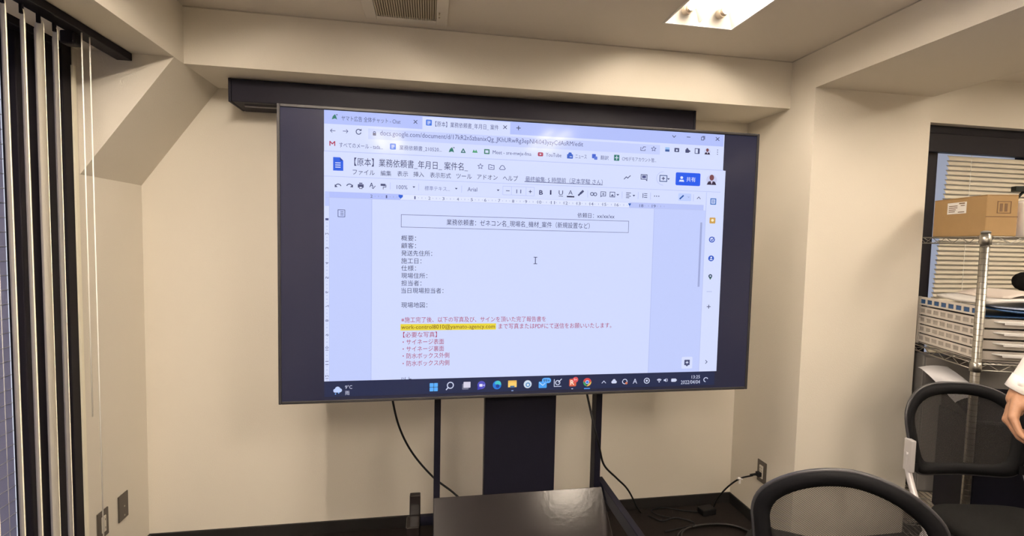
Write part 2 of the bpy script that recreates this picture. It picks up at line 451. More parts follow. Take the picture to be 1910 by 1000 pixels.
box(bm, gcx - gw, gcx + gw, gt, 0.17, -0.014, -0.0005); box(bm, gcx - gw, gcx + gw, -0.17, -gt, -0.014, -0.0005)
link('vent_frame', bm, VENTW, vg, bevel=0.002)
one('filter_panel', (gcx - gw, gcx + gw, -gt, gt, -0.004, -0.001), GRB, vg)
nr = 26
bm = bmn(); box(bm, -gw / nr * 0.62, gw / nr * 0.62, -gt, gt, -0.011, -0.004)
first = link('grille_rib', bm, GR, vg)
for k in range(nr):
    o = first if k == 0 else first.copy()
    if k: C.objects.link(o); o.parent = vg
    o.location = (gcx - gw + (k + 0.5) * 2 * gw / nr, 0, 0)
gm = atZ(820, 12, ZC)
bm = bmn(); box(bm, gm.x - cx - 0.003, gm.x - cx + 0.003, 0.045, 0.062, -0.018, -0.013); box(bm, gm.x - cx - 0.003, gm.x - cx + 0.003, 0.085, 0.095, -0.016, -0.013)
tag(link('vent_latch', bm, GR, vg), kind='stuff')

# ------------------------------------------------------------------ television
T = 1.768
def UV(px, py):
    p = atY(px, py, T); return p.x, p.z
tlx = UV(518, 300)[0]; trx = UV(1405, 500)[0]
TX0, TX1 = -0.2895 * T, 0.7272 * T
TZ1 = CAMZ + 0.2492 * T; TZ0 = CAMZ - 0.3330 * T
tv = thing('television', 'large wall-size black flat screen showing a blue-white browser document, on the floor stand', 'television', (0, 0, 0))
BEZ = mat('tv_bezel', (0.020, 0.019, 0.021), 0.5, spec=0.25)
bm = bmn(); bw = 0.010
box(bm, TX0, TX0 + bw, T - 0.004, T + 0.030, TZ0, TZ1); box(bm, TX1 - bw, TX1, T - 0.004, T + 0.030, TZ0, TZ1)
box(bm, TX0 + bw, TX1 - bw, T - 0.004, T + 0.030, TZ1 - bw, TZ1); box(bm, TX0 + bw, TX1 - bw, T - 0.004, T + 0.030, TZ0, TZ0 + bw)
link('bezel', bm, BEZ, tv, bevel=0.002)
one('back_cover', (TX0 + 0.012, TX1 - 0.012, T + 0.0305, T + 0.062, TZ0 + 0.012, TZ1 - 0.012), BLACK, tv, bevel=0.006)
SCRM = mat('screen_glass', (0.010, 0.010, 0.016), 0.22, spec=0.16, emit=(lin((36, 38, 58)), 0.75))
scr = one('screen_panel', (TX0 + bw, TX1 - bw, T, T + 0.030, TZ0 + bw, TZ1 - bw), SCRM, tv)

def EM(rgb):
    k = 'screen_%02x%02x%02x' % rgb
    return mat(k, (0.01, 0.01, 0.012), 0.09, spec=0.035, emit=(lin(rgb), 1.0))
class Layer:
    """flat print of the screen image; every text line and every icon becomes an object of its own"""
    def __init__(s, flat=None): s.items = []; s.flat = flat; s.cur = None
    def grp(s, name, key=None):
        if s.flat:
            if not s.items: s.items.append([s.flat, None, bmn(), []])
            return s.items[0]
        if key is not None:
            for it in s.items:
                if it[0] == name and it[1] and abs(it[1][0] - key[0]) < 10 and abs(it[1][1] - key[1]) < 13: return it
        s.items.append([name, key, bmn(), []]); return s.items[-1]
    def mi(s, it, rgb):
        if rgb not in it[3]: it[3].append(rgb)
        return it[3].index(rgb)
    def poly(s, uv, rgb, lay, it=None):
        it = it or s.grp('screen_area')
        y = T - 0.0006 - 0.0003 * lay
        ar = sum(uv[i][0] * uv[(i + 1) % len(uv)][1] - uv[(i + 1) % len(uv)][0] * uv[i][1] for i in range(len(uv)))
        f = it[2].faces.new([it[2].verts.new((u, y, v)) for u, v in (uv if ar > 0 else uv[::-1])]); f.material_index = s.mi(it, rgb)
    def rect(s, x0, y0, x1, y1, rgb, lay, ref=606):
        """pixel rectangle; the y values are read on the row's left end unless ref says otherwise"""
        v0 = UV(ref, y0)[1]; v1 = UV(ref, y1)[1]; u0 = UV(x0, (y0 + y1) / 2)[0]; u1 = UV(x1, (y0 + y1) / 2)[0]
        s.poly([(u0, v1), (u1, v1), (u1, v0), (u0, v0)], rgb, lay)
    def ic(s, cx, cy, pts, rgb, lay):
        """shape around a centre, offsets in pixels (x right, y down)"""
        u, v = UV(cx, cy); u2, _ = UV(cx + 1, cy); _, v2 = UV(cx, cy + 1); su = u2 - u; sv = v2 - v
        s.poly([(u + a * su, v + b * sv) for a, b in pts], rgb, lay, s.grp('icon', (cx, cy)))
    def box(s, cx, cy, w, h, rgb, lay, ox=0, oy=0): s.ic(cx, cy, [(ox - w / 2, oy - h / 2), (ox + w / 2, oy - h / 2), (ox + w / 2, oy + h / 2), (ox - w / 2, oy + h / 2)], rgb, lay)
    def rbox(s, cx, cy, w, h, r, rgb, lay, ox=0, oy=0):
        P = []
        for qx, qy, a0 in ((1, -1, -90), (1, 1, 0), (-1, 1, 90), (-1, -1, 180)):
            for k in range(5):
                a = math.radians(a0 + k * 22.5); P.append((ox + qx * (w / 2 - r) + r * math.cos(a), oy + qy * (h / 2 - r) + r * math.sin(a)))
        s.ic(cx, cy, P, rgb, lay)
    def disc(s, cx, cy, r, rgb, lay, ox=0, oy=0, a0=0, a1=360, ry=None):
        n = 20; ry = ry or r
        P = [(ox + r * math.cos(math.radians(a0 + (a1 - a0) * k / n)), oy + ry * math.sin(math.radians(a0 + (a1 - a0) * k / n))) for k in range(n + (0 if a1 - a0 >= 360 else 1))]
        s.ic(cx, cy, P, rgb, lay)
    def line(s, cx, cy, pts, w, rgb, lay):
        for (ax, ay), (bx, by) in zip(pts, pts[1:]):
            dx, dy = bx - ax, by - ay; l = math.hypot(dx, dy) or 1; nx, ny = -dy / l * w / 2, dx / l * w / 2; ex, ey = dx / l * w * 0.3, dy / l * w * 0.3
            s.ic(cx, cy, [(ax - ex + nx, ay - ey + ny), (bx + ex + nx, by + ey + ny), (bx + ex - nx, by + ey - ny), (ax - ex - nx, ay - ey - ny)], rgb, lay)
    def ring(s, cx, cy, r, w, rgb, lay, a0=0, a1=360, ox=0, oy=0):
        n = 16; P = [(ox + r * math.cos(math.radians(a0 + (a1 - a0) * k / n)), oy + r * math.sin(math.radians(a0 + (a1 - a0) * k / n))) for k in range(n + 1)]
        s.line(cx, cy, P, w, rgb, lay)
    def text(s, body, x0, yc, x1, h, rgb, lay, rot=False, bold=0.0):
        c = bpy.data.curves.new('t', 'FONT'); c.body = body; c.resolution_u = 2; c.offset = bold if len(body) == 1 else 0.0
        o = bpy.data.objects.new('t', c); C.objects.link(o); bpy.context.view_layer.update()
        me = bpy.data.meshes.new_from_object(o)
        bpy.data.objects.remove(o); bpy.data.curves.remove(c)
        vs = [v.co for v in me.vertices]
        if not vs: return
        ax, bx = min(v.x for v in vs), max(v.x for v in vs); ay, by = min(v.y for v in vs), max(v.y for v in vs)
        u0, v = UV(x0, yc); u1, _ = UV(x1, yc); _, v2 = UV(x0, yc + 1); hh = h * abs(v2 - v)
        y = T - 0.0006 - 0.0003 * lay
        it = s.grp('text_line')
        nv = []
        for p in me.vertices:
            a = (p.co.x - ax) / (bx - ax or 1); b = (p.co.y - ay) / (by - ay or 1)
            if rot: nv.append(it[2].verts.new((u0 + b * (u1 - u0), y, v - hh / 2 + a * hh)))
            else: nv.append(it[2].verts.new((u0 + a * (u1 - u0), y, v + (b - 0.5) * hh)))
        mi = s.mi(it, rgb)
        for pl in me.polygons:
            try: f = it[2].faces.new([nv[i] for i in pl.vertices]); f.material_index = mi
            except ValueError: pass
        bpy.data.meshes.remove(me)
    def done(s, name=None, label=None):
        for nm, key, b_, cols in s.items:
            me = bpy.data.meshes.new(nm); b_.to_mesh(me); b_.free()
            for c_ in cols: me.materials.append(EM(c_))
            o = bpy.data.objects.new(nm, me); C.objects.link(o); o.parent = scr
            if s.flat: o['kind'] = 'stuff' if 'ruler' in nm else 'part'
            if s.flat and 'ruler' not in nm: del o['kind']
            if s.flat and label: o['label'] = label
INKC = (42, 46, 94); GRY = (76, 82, 134); LGT = (212, 221, 255); MID = (196, 207, 254); TAB = (178, 192, 250); WHT = (222, 229, 255)
B = Layer('browser_window')
B.rect(604.5, 205, 1351.8, 282, LGT, 0); B.rect(604.5, 205, 1351.8, 230.5, TAB, 1)
B.rect(604.5, 281, 1351, 282, (176, 188, 240), 1)
B.rect(604.5, 282, 1345, 711.5, LGT, 0)
# tabs, address pill
u0 = UV(788, 225)[0]; u1 = UV(952, 225)[0]
B.rect(788, 206.5, 952, 230.6, LGT, 2); 
B.rect(687, 235, 1232, 255, MID, 1)
B.rect(604.5, 328, 1345, 328.8, (176, 188, 240), 1)
B.rect(606, 357, 1313, 368, WHT, 1); B.rect(614, 357, 747, 368, (176, 190, 250), 2); B.rect(1174, 357, 1313, 368, (184, 196, 248), 2)
B.rect(606, 368, 1313, 368.7, (184, 194, 240), 3); B.rect(606, 357, 1313, 357.6, (190, 200, 245), 3)
B.rect(614.5, 368.7, 1310, 711.5, (193, 205, 252), 1)
B.rect(693, 368.7, 1215, 711.5, (207, 217, 255), 2)
B.rect(692.4, 368.7, 693.4, 711.5, (172, 186, 240), 3); B.rect(1214, 368.7, 1215, 711.5, (178, 190, 242), 3)
B.rect(614, 357, 614.8, 711.5, (184, 194, 240), 3); B.rect(606, 357, 614, 384, (186, 199, 252), 2)
B.rect(1310, 330, 1311, 711.5, (186, 197, 244), 3)
sx, sy = UV(1306, 415); sx2, sy2 = UV(1303, 535); B.poly([(sx, sy), (sx + 0.008, sy), (sx + 0.008, sy2), (sx, sy2)], (158, 168, 216), 3)
B.done('browser_window', 'pale blue browser window')
t = Layer()
t.text('ヤマト広告 全体チャット - Chat', 637, 220.5, 747, 10, GRY, 3)
t.text('【原本】業務依頼書_年月日_ 案件', 812, 231.5, 930, 10.5, GRY, 3)
t.text('docs.google.com/document/d/17kR2nSzbanixQg_JKhURwRg3epNl4i043yzyCdAsRM/edit', 709, 249.5, 1088, 12, (84, 90, 140), 3)
t.text('すべてのメール - tada...', 633, 270.5, 714, 9, GRY, 3)
t.text('業務依頼書_210520...', 745, 275.5, 824, 9.5, GRY, 3)
t.text('Meet - sre-mwjx-fma', 919, 285, 991, 9, GRY, 3)
t.text('YouTube', 1018, 288.5, 1047, 7, GRY, 3)
t.text('ニュース', 1073, 291.8, 1094, 7, GRY, 3)
t.text('翻訳', 1120, 294, 1135, 8, GRY, 3)
t.text('CMSデモアカウント管...', 1160, 296, 1224, 8, GRY, 3)
t.text('【原本】業務依頼書_年月日_ 案件名_', 661, 302, 873, 16, INKC, 3)
for s, a, b, y in (('ファイル', 658, 699, 321), ('編集', 710, 730, 323), ('表示', 741, 761, 324), ('挿入', 771, 791, 325), ('表示形式', 802, 841, 326.5),
                   ('ツール', 851, 880, 328.5), ('アドオン', 890, 928, 330), ('ヘルプ', 938, 966, 332)):
    t.text(s, a, y, b, 10 if s[0] not in 'ツア' else 9, INKC, 3)
t.text('最終編集: 5 時間前（足本学駿 さん）', 980, 334, 1124, 10.5, GRY, 3); t.box(1052, 342, 146, 1, GRY, 3)
t.text('100%', 740, 349, 760, 7.5, GRY, 3); t.text('標準テキス...', 792, 351, 839, 8.5, (120, 128, 180), 3); t.text('Arial', 872, 353, 890, 7.5, GRY, 3)
t.text('11', 963, 357, 972, 7, GRY, 3)
t.text('B', 1005.5, 359, 1012.5, 8.5, INKC, 3, bold=0.02); t.text('I', 1025.6, 359, 1028.4, 8.5, INKC, 3); t.text('U', 1042, 359.5, 1050, 8.5, INKC, 3); t.box(1046, 366, 8, 1, INKC, 3)
t.text('A', 1060, 359, 1068, 8, INKC, 3); t.box(1064, 367, 14, 2.6, (40, 42, 80), 3)
t.text('共有', 1280, 334.5, 1297, 9, (225, 232, 255), 4)
t.done()
ru = Layer('ruler_marks')
for s, x in (('2', 693), ('1', 721), ('1', 774), ('2', 801), ('3', 827), ('4', 854), ('5', 880), ('6', 905), ('7', 931), ('8', 957), ('9', 981), ('10', 1006), ('11', 1031), ('12', 1055), ('13', 1079), ('14', 1103), ('15', 1127), ('16', 1150), ('18', 1196), ('19', 1219)):
    y = 366 + (x - 693) * 0.0352
    w = 2 if len(s) == 1 else 3.6
    ru.text(s, x - w + (0.8 if s == '1' else 0), y, x + w - (0.8 if s == '1' else 0), 5.6, GRY, 4)
    for k in (6.5, 13, 19.5): ru.box(x + k, y + k * 0.035, 0.7, 3 if k == 13 else 1.5, (140, 148, 200), 4)
for s, y in (('1', 409), ('2', 436), ('3', 463), ('4', 491), ('5', 518), ('6', 545), ('7', 571), ('8', 598), ('9', 625), ('10', 650), ('11', 677), ('12', 703)):
    ru.text(s, 607, y, 613, 4 if len(s) == 1 else 7, GRY, 4, rot=True)
    for k in (6.5, 13, 19.5):
        if y + k < 710: ru.box(610, y + k, 3 if k == 13 else 1.5, 0.7, (140, 148, 200), 4)
ru.done()
d = Layer()
d.text('依頼日：xx/xx/xx', 1077, 401.5, 1146, 9.5, INKC, 3)
d.text('業務依頼書：ゼネコン名_現場名_機材_案件（新規設置など）', 833, 414.5, 1100, 12, INKC, 3)
for s, x1, y in (('概要：', 776, 444), ('顧客：', 776, 458), ('発送先住所：', 806, 472), ('施工日：', 786, 486.5), ('仕様：', 776, 500), ('現場住所：', 797, 514), ('担当者：', 786, 528), ('当日現場担当者：', 827, 542), ('現場地図：', 797, 569)):
    d.text(s, 748.5, y, x1, 10.5, (22, 26, 74), 3)
RED = (168, 34, 84)
d.text('※施工完了後、以下の写真及び、サインを頂いた完了報告書を', 748.5, 596.5, 1018, 10.5, RED, 3)
d.rect(747, 604.5, 925, 616.5, (232, 214, 60), 3, ref=748)
d.text('work-control8010@yamato-agency.com', 748.5, 611, 923, 10.5, (110, 60, 20), 4)
d.text('まで写真またはPDFにて送信をお願いいたします。', 930, 608.5, 1140, 10.5, RED, 3)
d.text('【必要な写真】', 752, 624.5, 815, 10.5, RED, 3)
for s, x1, y in (('・サイネージ表面', 828, 638), ('・サイネージ裏面', 828, 651), ('・防水ボックス外側', 838, 664), ('・防水ボックス内側', 838, 678)):
    d.text(s, 751, y, x1, 10.5, RED, 3, bold=0.006)
d.text('以上', 748.5, 708.5, 768, 10.5, INKC, 3)
v0 = UV(748, 400)[1]; v1 = UV(748, 424)[1]; ua = UV(748, 412)[0]; ub = UV(1172.5, 422)[0]; lw = 0.0016
for q in ([(ua, v0 - lw), (ub, v0 - lw), (ub, v0), (ua, v0)], [(ua, v1), (ub, v1), (ub, v1 + lw), (ua, v1 + lw)], [(ua, v1), (ua + lw, v1), (ua + lw, v0), (ua, v0)], [(ub - lw, v1), (ub, v1), (ub, v0), (ub - lw, v0)]):
    d.poly(q, (90, 96, 140), 3)
d.line(998.5, 486, [(0, -6), (0, 6)], 1.4, INKC, 3); d.line(998.5, 486, [(-3, -6), (3, -6)], 1.2, INKC, 3); d.line(998.5, 486, [(-3, 6), (3, 6)], 1.2, INKC, 3)
d.done()
# icons of the browser
k = Layer(); DK = (70, 76, 116); GRN = (42, 120, 104); BLU = (62, 118, 226); W2 = (222, 229, 255)
def plane_icon(x, y): k.ic(x, y, [(-5, 5), (-3, -1), (1, -5), (3, -1), (5, 5), (1, 3), (-2, 4)], GRN, 3); k.disc(x, y, 1.2, DK, 3, 4.5, -4)
def doc_icon(x, y): k.rbox(x, y, 11, 11, 1.5, BLU, 3); k.box(x, y, 6, 1.3, W2, 4, 0, -2.3); k.box(x, y, 6, 1.3, W2, 4, 0, 0.2); k.box(x, y, 4, 1.3, W2, 4, -1, 2.7)
def cross(x, y, r=3, w=1.3, c=DK): k.line(x, y, [(-r, -r), (r, r)], w, c, 3); k.line(x, y, [(-r, r), (r, -r)], w, c, 3)
def plus(x, y, r=3.6, w=1.5, c=DK): k.line(x, y, [(-r, 0), (r, 0)], w, c, 3); k.line(x, y, [(0, -r), (0, r)], w, c, 3)
def star(x, y, r=5):
    P = [((r if i % 2 == 0 else r * 0.45) * math.sin(i * PI / 5), -(r if i % 2 == 0 else r * 0.45) * math.cos(i * PI / 5)) for i in range(11)]
    k.line(x, y, P, 0.9, GRY, 3)
def person_icon(x, y, r):
    k.disc(x, y, r, (200, 205, 240), 3); k.disc(x, y, r * .42, (120, 70, 76), 4, 0, -r * .45, ry=r * .55); k.ic(x, y, [(-r * .9, r * .9), (-r * .6, r * .3), (0, r * .15), (r * .6, r * .3), (r * .9, r * .9)], (48, 36, 62), 4)
    k.ic(x, y, [(-r * .2, r * .2), (r * .2, r * .2), (0, r * .8)], (220, 210, 240), 5)
def drop(x, y, c=DK): k.ic(x, y, [(-2.6, -1.3), (2.6, -1.3), (0, 1.8)], c, 3)
plane_icon(624, 218); cross(775, 227.5); doc_icon(800, 229); cross(942, 237.5); plus(967, 239)
k.line(1257, 254.5, [(-3, -1.5), (0, 2), (3, -1.5)], 1.2, DK, 3); k.line(1284, 256, [(-3, 0), (3, 0)], 1.2, DK, 3)
k.line(1311, 258, [(-3, -2), (1.5, -2), (1.5, 3.5), (-3, 3.5), (-3, -2)], 1.1, DK, 3); k.line(1311, 258, [(-1, -3.5), (3, -3.5), (3, 2)], 1.1, DK, 3); cross(1338, 259.5)
k.line(620.5, 244, [(5, 0), (-4, 0), (-1, -3.2)], 1.1, GRY, 3); k.line(620.5, 244, [(-4, 0), (-1, 3.2)], 1.1, GRY, 3)
k.line(645, 245, [(-5, 0), (4, 0), (1, -3.2)], 1.1, GRY, 3); k.line(645, 245, [(4, 0), (1, 3.2)], 1.1, GRY, 3)
k.ring(669, 246, 4.6, 1.5, DK, 3, 20, 310); k.ic(669, 246, [(1, -2), (5.5, -2), (5.5, -6)], DK, 3)
k.box(698.5, 250.5, 6, 5, DK, 3); k.ring(698.5, 247.5, 2, 1.1, DK, 3, 180, 360)
k.line(1199, 277, [(-4, -2), (-4, 4), (4, 4), (4, 1)], 1, GRY, 3); k.line(1199, 277, [(-1, 1), (1, -3), (5, -3)], 1.2, GRY, 3); star(1219, 278, 4.6)
k.box(1244.5, 279, 8, 4, (150, 190, 240), 3, 0, -2); k.box(1244.5, 279, 8, 4, (50, 90, 160), 3, 0, 2)
k.rbox(1262, 280, 9, 7.5, 1, DK, 3); k.disc(1262, 280, 1.8, LGT, 4, 0, .5)
k.rbox(1281.5, 282, 7, 6.5, 1, DK, 3); k.disc(1281.5, 282, 1.8, DK, 3, 0, -4); k.disc(1281.5, 282, 1.8, DK, 3, 4, 0)
k.line(1300, 282, [(-4, -4.5), (4, -4.5), (4, 4.5), (-4, 4.5), (-4, -4.5)], 1.2, DK, 3); k.box(1300, 282, 3, 9, DK, 3, 2.8, 0); person_icon(1319, 283, 6)
for q in (-4, 0, 4): k.disc(1338, 284, 0.9, DK, 3, 0, q)
k.line(620, 267.5, [(-4.5, 4), (-4.5, -3.5), (0, 1), (4.5, -3.5), (4.5, 4)], 2, (176, 60, 92), 3)
doc_icon(733, 273.5); plane_icon(842, 279.5)
k.line(864, 281, [(-3.5, 3.5), (0, -3), (3.5, 3.5), (-3.5, 3.5)], 2, (70, 120, 120), 3)
k.ic(886, 282, [(-5, 3), (-2.5, -3), (0, 1), (2, -3), (5, 3)], (70, 160, 110), 3)
k.line(908, 283, [(-4, -3.5), (4, -3.5), (4, 3.5), (-4, 3.5), (-4, -3.5)], 2.2, (70, 130, 110), 3)
k.rbox(1008, 288, 10, 7.5, 2, (168, 52, 88), 3); k.ic(1008, 288, [(-1.4, -1.8), (2, 0), (-1.4, 1.8)], W2, 4)
k.rbox(1063, 290.5, 11, 8, 1, (58, 100, 200), 3, 0, 1.5); k.ic(1063, 290.5, [(-4, -2), (-2, -6), (2, -6), (4, -2)], (58, 100, 200), 3); k.box(1063, 290.5, 4, 1.2, W2, 4, 1.5, 2)
k.rbox(1109, 292.5, 7, 8, 1, (66, 100, 210), 3, -1.5, -1); k.rbox(1109, 292.5, 6, 6, 1, (90, 120, 215), 4, 2, 2.5)
k.rbox(1150, 294.5, 10, 11, 1, (46, 122, 112), 3); k.box(1150, 294.5, 7, 1.2, W2, 4); k.box(1150, 294.5, 1.2, 8, W2, 4)
# docs logo and header icons
k.ic(631, 306, [(-9.5, -12.5), (3.5, -12.5), (9.5, -6.5), (9.5, 12.5), (-9.5, 12.5)], (30, 92, 226), 3); k.ic(631, 306, [(3.5, -12.5), (9.5, -6.5), (3.5, -6.5)], (18, 60, 160), 4)
for q in (-2, 2, 6): k.box(631, 306, 10, 1.5, W2, 4, -0.5, q)
star(896, 310.5, 5.2)
k.line(916.5, 311.5, [(-5, -4), (-1, -4), (0, -3), (5, -3), (5, 4.5), (-5, 4.5), (-5, -4)], 1.1, GRY, 3); k.line(916.5, 311.5, [(-2, 1), (2, 1)], 1.1, GRY, 3)
k.ring(937, 312.5, 3.6, 1.1, GRY, 3, 180, 360); k.line(937, 312.5, [(-3.6, 0), (-5.5, 2), (-4, 4), (4, 4), (5.5, 2), (3.6, 0)], 1.1, GRY, 3)
k.line(1170, 331, [(-6, 3.5), (-2, -1), (0.5, 1.5), (5.5, -3.5)], 1.4, DK, 3)
k.line(1201, 331, [(-5.5, -5), (5.5, -5), (5.5, 6), (3, 3.5), (-5.5, 3.5), (-5.5, -5)], 1.3, DK, 3); k.box(1201, 331, 7, 5, GRY, 3, 0, -1)
k.ring(1237, 333, 12.5, 0.8, (182, 192, 240), 3, 90, 270); k.line(1237, 333, [(-6.5, -5.5), (6.5, -5.5), (6.5, 5.5), (-6.5, 5.5), (-6.5, -5.5)], 1.5, (70, 90, 140), 3); plus(1237, 333, 2.6, 1.6); drop(1246.5, 334)
k.rbox(1283, 334.5, 46, 24, 2.5, (30, 90, 236), 3); k.disc(1271, 334.5, 2.6, W2, 4, 0, -3); k.ic(1271, 334.5, [(-5, 4.5), (-3.5, 1), (3.5, 1), (5, 4.5)], W2, 4)
person_icon(1327, 336, 10)
# toolbar
k.ring(631, 349, 5.5, 1.6, DK, 3, 215, 335); k.ic(631, 347, [(-6.5, -3), (-6.5, 2.5), (-1, 2)], DK, 3)
k.ring(652, 349, 5.5, 1.6, DK, 3, 205, 325); k.ic(652, 347, [(6.5, -3), (6.5, 2.5), (1, 2)], DK, 3)
k.rbox(673, 347, 11, 6.5, 1, DK, 3); k.box(673, 347, 6, 2, DK, 3, 0, -5); k.box(673, 347, 6, 4, DK, 3, 0, 3.5); k.box(673, 347, 4, 2.4, W2, 4, 0, 3)
k.line(693, 345.5, [(-3, 3.5), (0, -4), (3, 3.5)], 1.4, DK, 3); k.line(693, 345.5, [(-1.6, 1), (1.6, 1)], 1.1, DK, 3); k.line(696, 350, [(-2, 0), (0, 2), (4, -3)], 1.2, DK, 3)
k.box(715, 345, 9, 4, DK, 3, -0.5, 0); k.line(715, 347, [(5, -2), (5, 2), (0, 2), (0, 6)], 1.2, DK, 3)
for x, y in ((772, 349), (851, 352), (929, 355), (1152, 363.5), (1182, 365), (1284, 368)): drop(x, y)
for x, y in ((728, 347), (781, 349), (861, 353), (1096, 362), (1160, 364), (1190, 365), (1213, 366), (1293, 369)): k.box(x, y, 0.8, 13, (180, 190, 240), 3)
k.line(967.5, 356.5, [(-29.5, -8), (29, -8), (29, 8), (-29.5, 8), (-29.5, -8)], 0.8, (184, 194, 242), 3); k.box(954, 356, 0.8, 16, (184, 194, 242), 3); k.box(981, 357, 0.8, 16, (184, 194, 242), 3)
k.line(947, 356, [(-3, 0), (3, 0)], 1.3, DK, 3); plus(989, 357.5, 2.4, 1.4)
k.line(1083, 360.5, [(-4, 4), (0, 0)], 3, DK, 3); k.line(1083, 360.5, [(0, 0), (4, -4)], 4, DK, 3)
k.ring(1104, 362, 2.8, 1.3, DK, 3); k.ring(1110, 362.5, 2.8, 1.3, DK, 3)
k.line(1125, 362, [(-4.5, -4), (4.5, -4), (4.5, 3.5), (-2.5, 3.5), (-4.5, 5.5), (-4.5, -4)], 1.1, DK, 3); plus(1125, 362, 2, 1.1)
k.line(1142, 363, [(-4.5, -4.5), (4.5, -4.5), (4.5, 4.5), (-4.5, 4.5), (-4.5, -4.5)], 1.1, DK, 3); k.ic(1142, 363, [(-3, 3), (0, -1), (3, 3)], DK, 3)
for q, w in ((-4.5, 9), (-1.5, 6), (1.5, 9), (4.5, 6)): k.box(1172, 364.5, w, 1.2, DK, 3, (w - 9) / 2, q)
for q in (-3.5, 0, 3.5): k.box(1204, 365, 6, 1.2, DK, 3, 0, q)
k.line(1199, 365, [(0, -4), (0, 4)], 1.2, DK, 3); 
for q in (-4, 0, 4): k.disc(1224.5, 366, 1, DK, 3, q, 0)
k.rbox(1277, 368, 24, 14, 2, (190, 206, 255), 3); k.line(1271, 368, [(-3, 3), (3, -3)], 2.6, (40, 90, 170), 4); k.line(1303, 369, [(-3, 2), (0, -1.5), (3, 2)], 1.2, DK, 3)
k.ic(747.5, 367, [(-4, -3.5), (4, -3.5), (4, 0), (0, 4), (-4, 0)], (40, 96, 214), 5); k.ic(1174, 382, [(-3, -2.5), (3, -2.5), (0, 3)], (40, 96, 180), 5)
k.line(637, 398, [(-6.3, -6.5), (6.3, -6.5), (6.3, 6.5), (-6.3, 6.5), (-6.3, -6.5)], 1.1, GRY, 4)
for q in (-3, 0, 3): k.box(637, 398, 6, 1.1, GRY, 4, 1, q)
# side panel
k.line(1330, 376, [(-4.5, -5), (4.5, -5), (4.5, 5), (-4.5, 5), (-4.5, -5)], 1.8, (50, 110, 190), 3); k.box(1330, 376, 5, 6, (150, 170, 220), 3)
k.rbox(1328.5, 411.5, 11, 11, 1.5, (206, 160, 80), 3); k.disc(1328.5, 411, 2.6, (250, 235, 200), 4)
k.ring(1327.5, 447, 4.6, 1.8, (48, 84, 190), 3, -20, 300); k.line(1327.5, 447, [(-2, 0), (0, 2), (4, -4)], 1.5, (48, 84, 190), 3)
k.disc(1326, 482, 5.4, (36, 84, 196), 3); k.disc(1326, 482, 1.7, W2, 4, 0, -1.5); k.box(1326, 482, 5, 1.8, W2, 4, 0, 2.2)
k.disc(1324.5, 515, 3.6, (64, 84, 110), 3); k.ic(1324.5, 517, [(-3, 0), (3, 0), (0, 5)], (64, 110, 90), 3); k.disc(1324.5, 515, 1.3, W2, 4)
k.box(1322.5, 544, 10, 0.8, (160, 170, 220), 3); plus(1321.5, 572, 3.2, 1.3); k.line(1317, 675, [(-1.5, -3), (1.5, 0), (-1.5, 3)], 1.2, DK, 3)
k.rbox(1281, 676.5, 20, 22, 2, (214, 222, 255), 3); k.rbox(1281, 676, 10, 10, 1, DK, 4); k.ic(1281, 676, [(-3, 4.5), (3, 4.5), (0, 7.5)], DK, 4); plus_c = W2
k.ic(1281, 676, [(0, -3.2), (0.9, -0.9), (3.2, 0), (0.9, 0.9), (0, 3.2), (-0.9, 0.9), (-3.2, 0), (-0.9, -0.9)], W2, 5)
k.done()
# taskbar
b = Layer(); NV = (24, 36, 72); LI = (208, 216, 240)
bu0 = UV(605, 725)[0]; bu1 = UV(1332, 710)[0]; bv1 = UV(606, 711.5)[1]; bv0 = TZ0 + bw
tb = Layer('taskbar')
tb.poly([(bu0, bv0 + 0.012), (bu1, bv0 + 0.012), (bu1, bv1), (bu0, bv1)], NV, 4); tb.done()
b.disc(630, 727, 5, (190, 208, 250), 5, 0, -1); b.disc(630, 727, 3.6, (190, 208, 250), 5, -4.5, 1.5); b.disc(630, 727, 3.6, (190, 208, 250), 5, 4.5, 1); b.box(630, 727, 9, 4, (190, 208, 250), 5, 0, 3); b.disc(630, 727, 1.2, (120, 180, 250), 5, -4, 7.5); b.disc(630, 727, 1.2, (120, 180, 250), 5, 2, 6)
b.text('9°C', 644, 722, 657, 7, LI, 5, bold=0.01); b.text('雨', 644, 733, 652, 7.5, LI, 5)
for ox in (-4, 4):
    for oy in (-4, 4): b.rbox(809, 722, 7.2, 7.2, 0.8, (86, 172, 248), 5, ox, oy)
b.ring(840, 718.5, 5.6, 1.8, LI, 5); b.line(840, 718.5, [(-4, 4), (-7.5, 8)], 2, LI, 5)
b.rbox(868, 721, 12, 11, 1, (110, 112, 134), 5); b.rbox(871, 717.5, 13, 11, 1, (214, 210, 230), 6)
b.disc(898, 718, 7.6, (78, 78, 190), 5); b.ic(898, 718, [(-7, 1), (-7.5, 9), (0, 7.5)], (60, 60, 180), 5); b.rbox(897, 718.5, 6, 5, 1, (228, 226, 250), 6); b.ic(898, 718.5, [(3, 0), (5.5, -2), (5.5, 2)], (228, 226, 250), 6)
b.disc(927, 718, 8, (32, 118, 214), 5); b.disc(927, 718, 6, (70, 196, 200), 6, 1.5, -2, 180, 380); b.disc(927, 718, 3.4, (20, 60, 150), 7, 1, 2)
b.box(955.5, 716, 16, 5, (236, 186, 90), 5, 0, -4); b.box(955.5, 716, 16, 9, (250, 208, 110), 6, 0, 1.5); b.box(955.5, 716, 8, 3.5, (74, 110, 150), 7, 0, 5); b.box(955.5, 728.5, 3.6, 1.4, (160, 190, 240), 6)
b.disc(984, 716.5, 7.4, (206, 220, 236), 5); b.disc(984, 716.5, 4.2, (60, 130, 190), 6, 0.5, 1); b.disc(984, 716.5, 2.4, (220, 230, 240), 7, 0.5, 1)
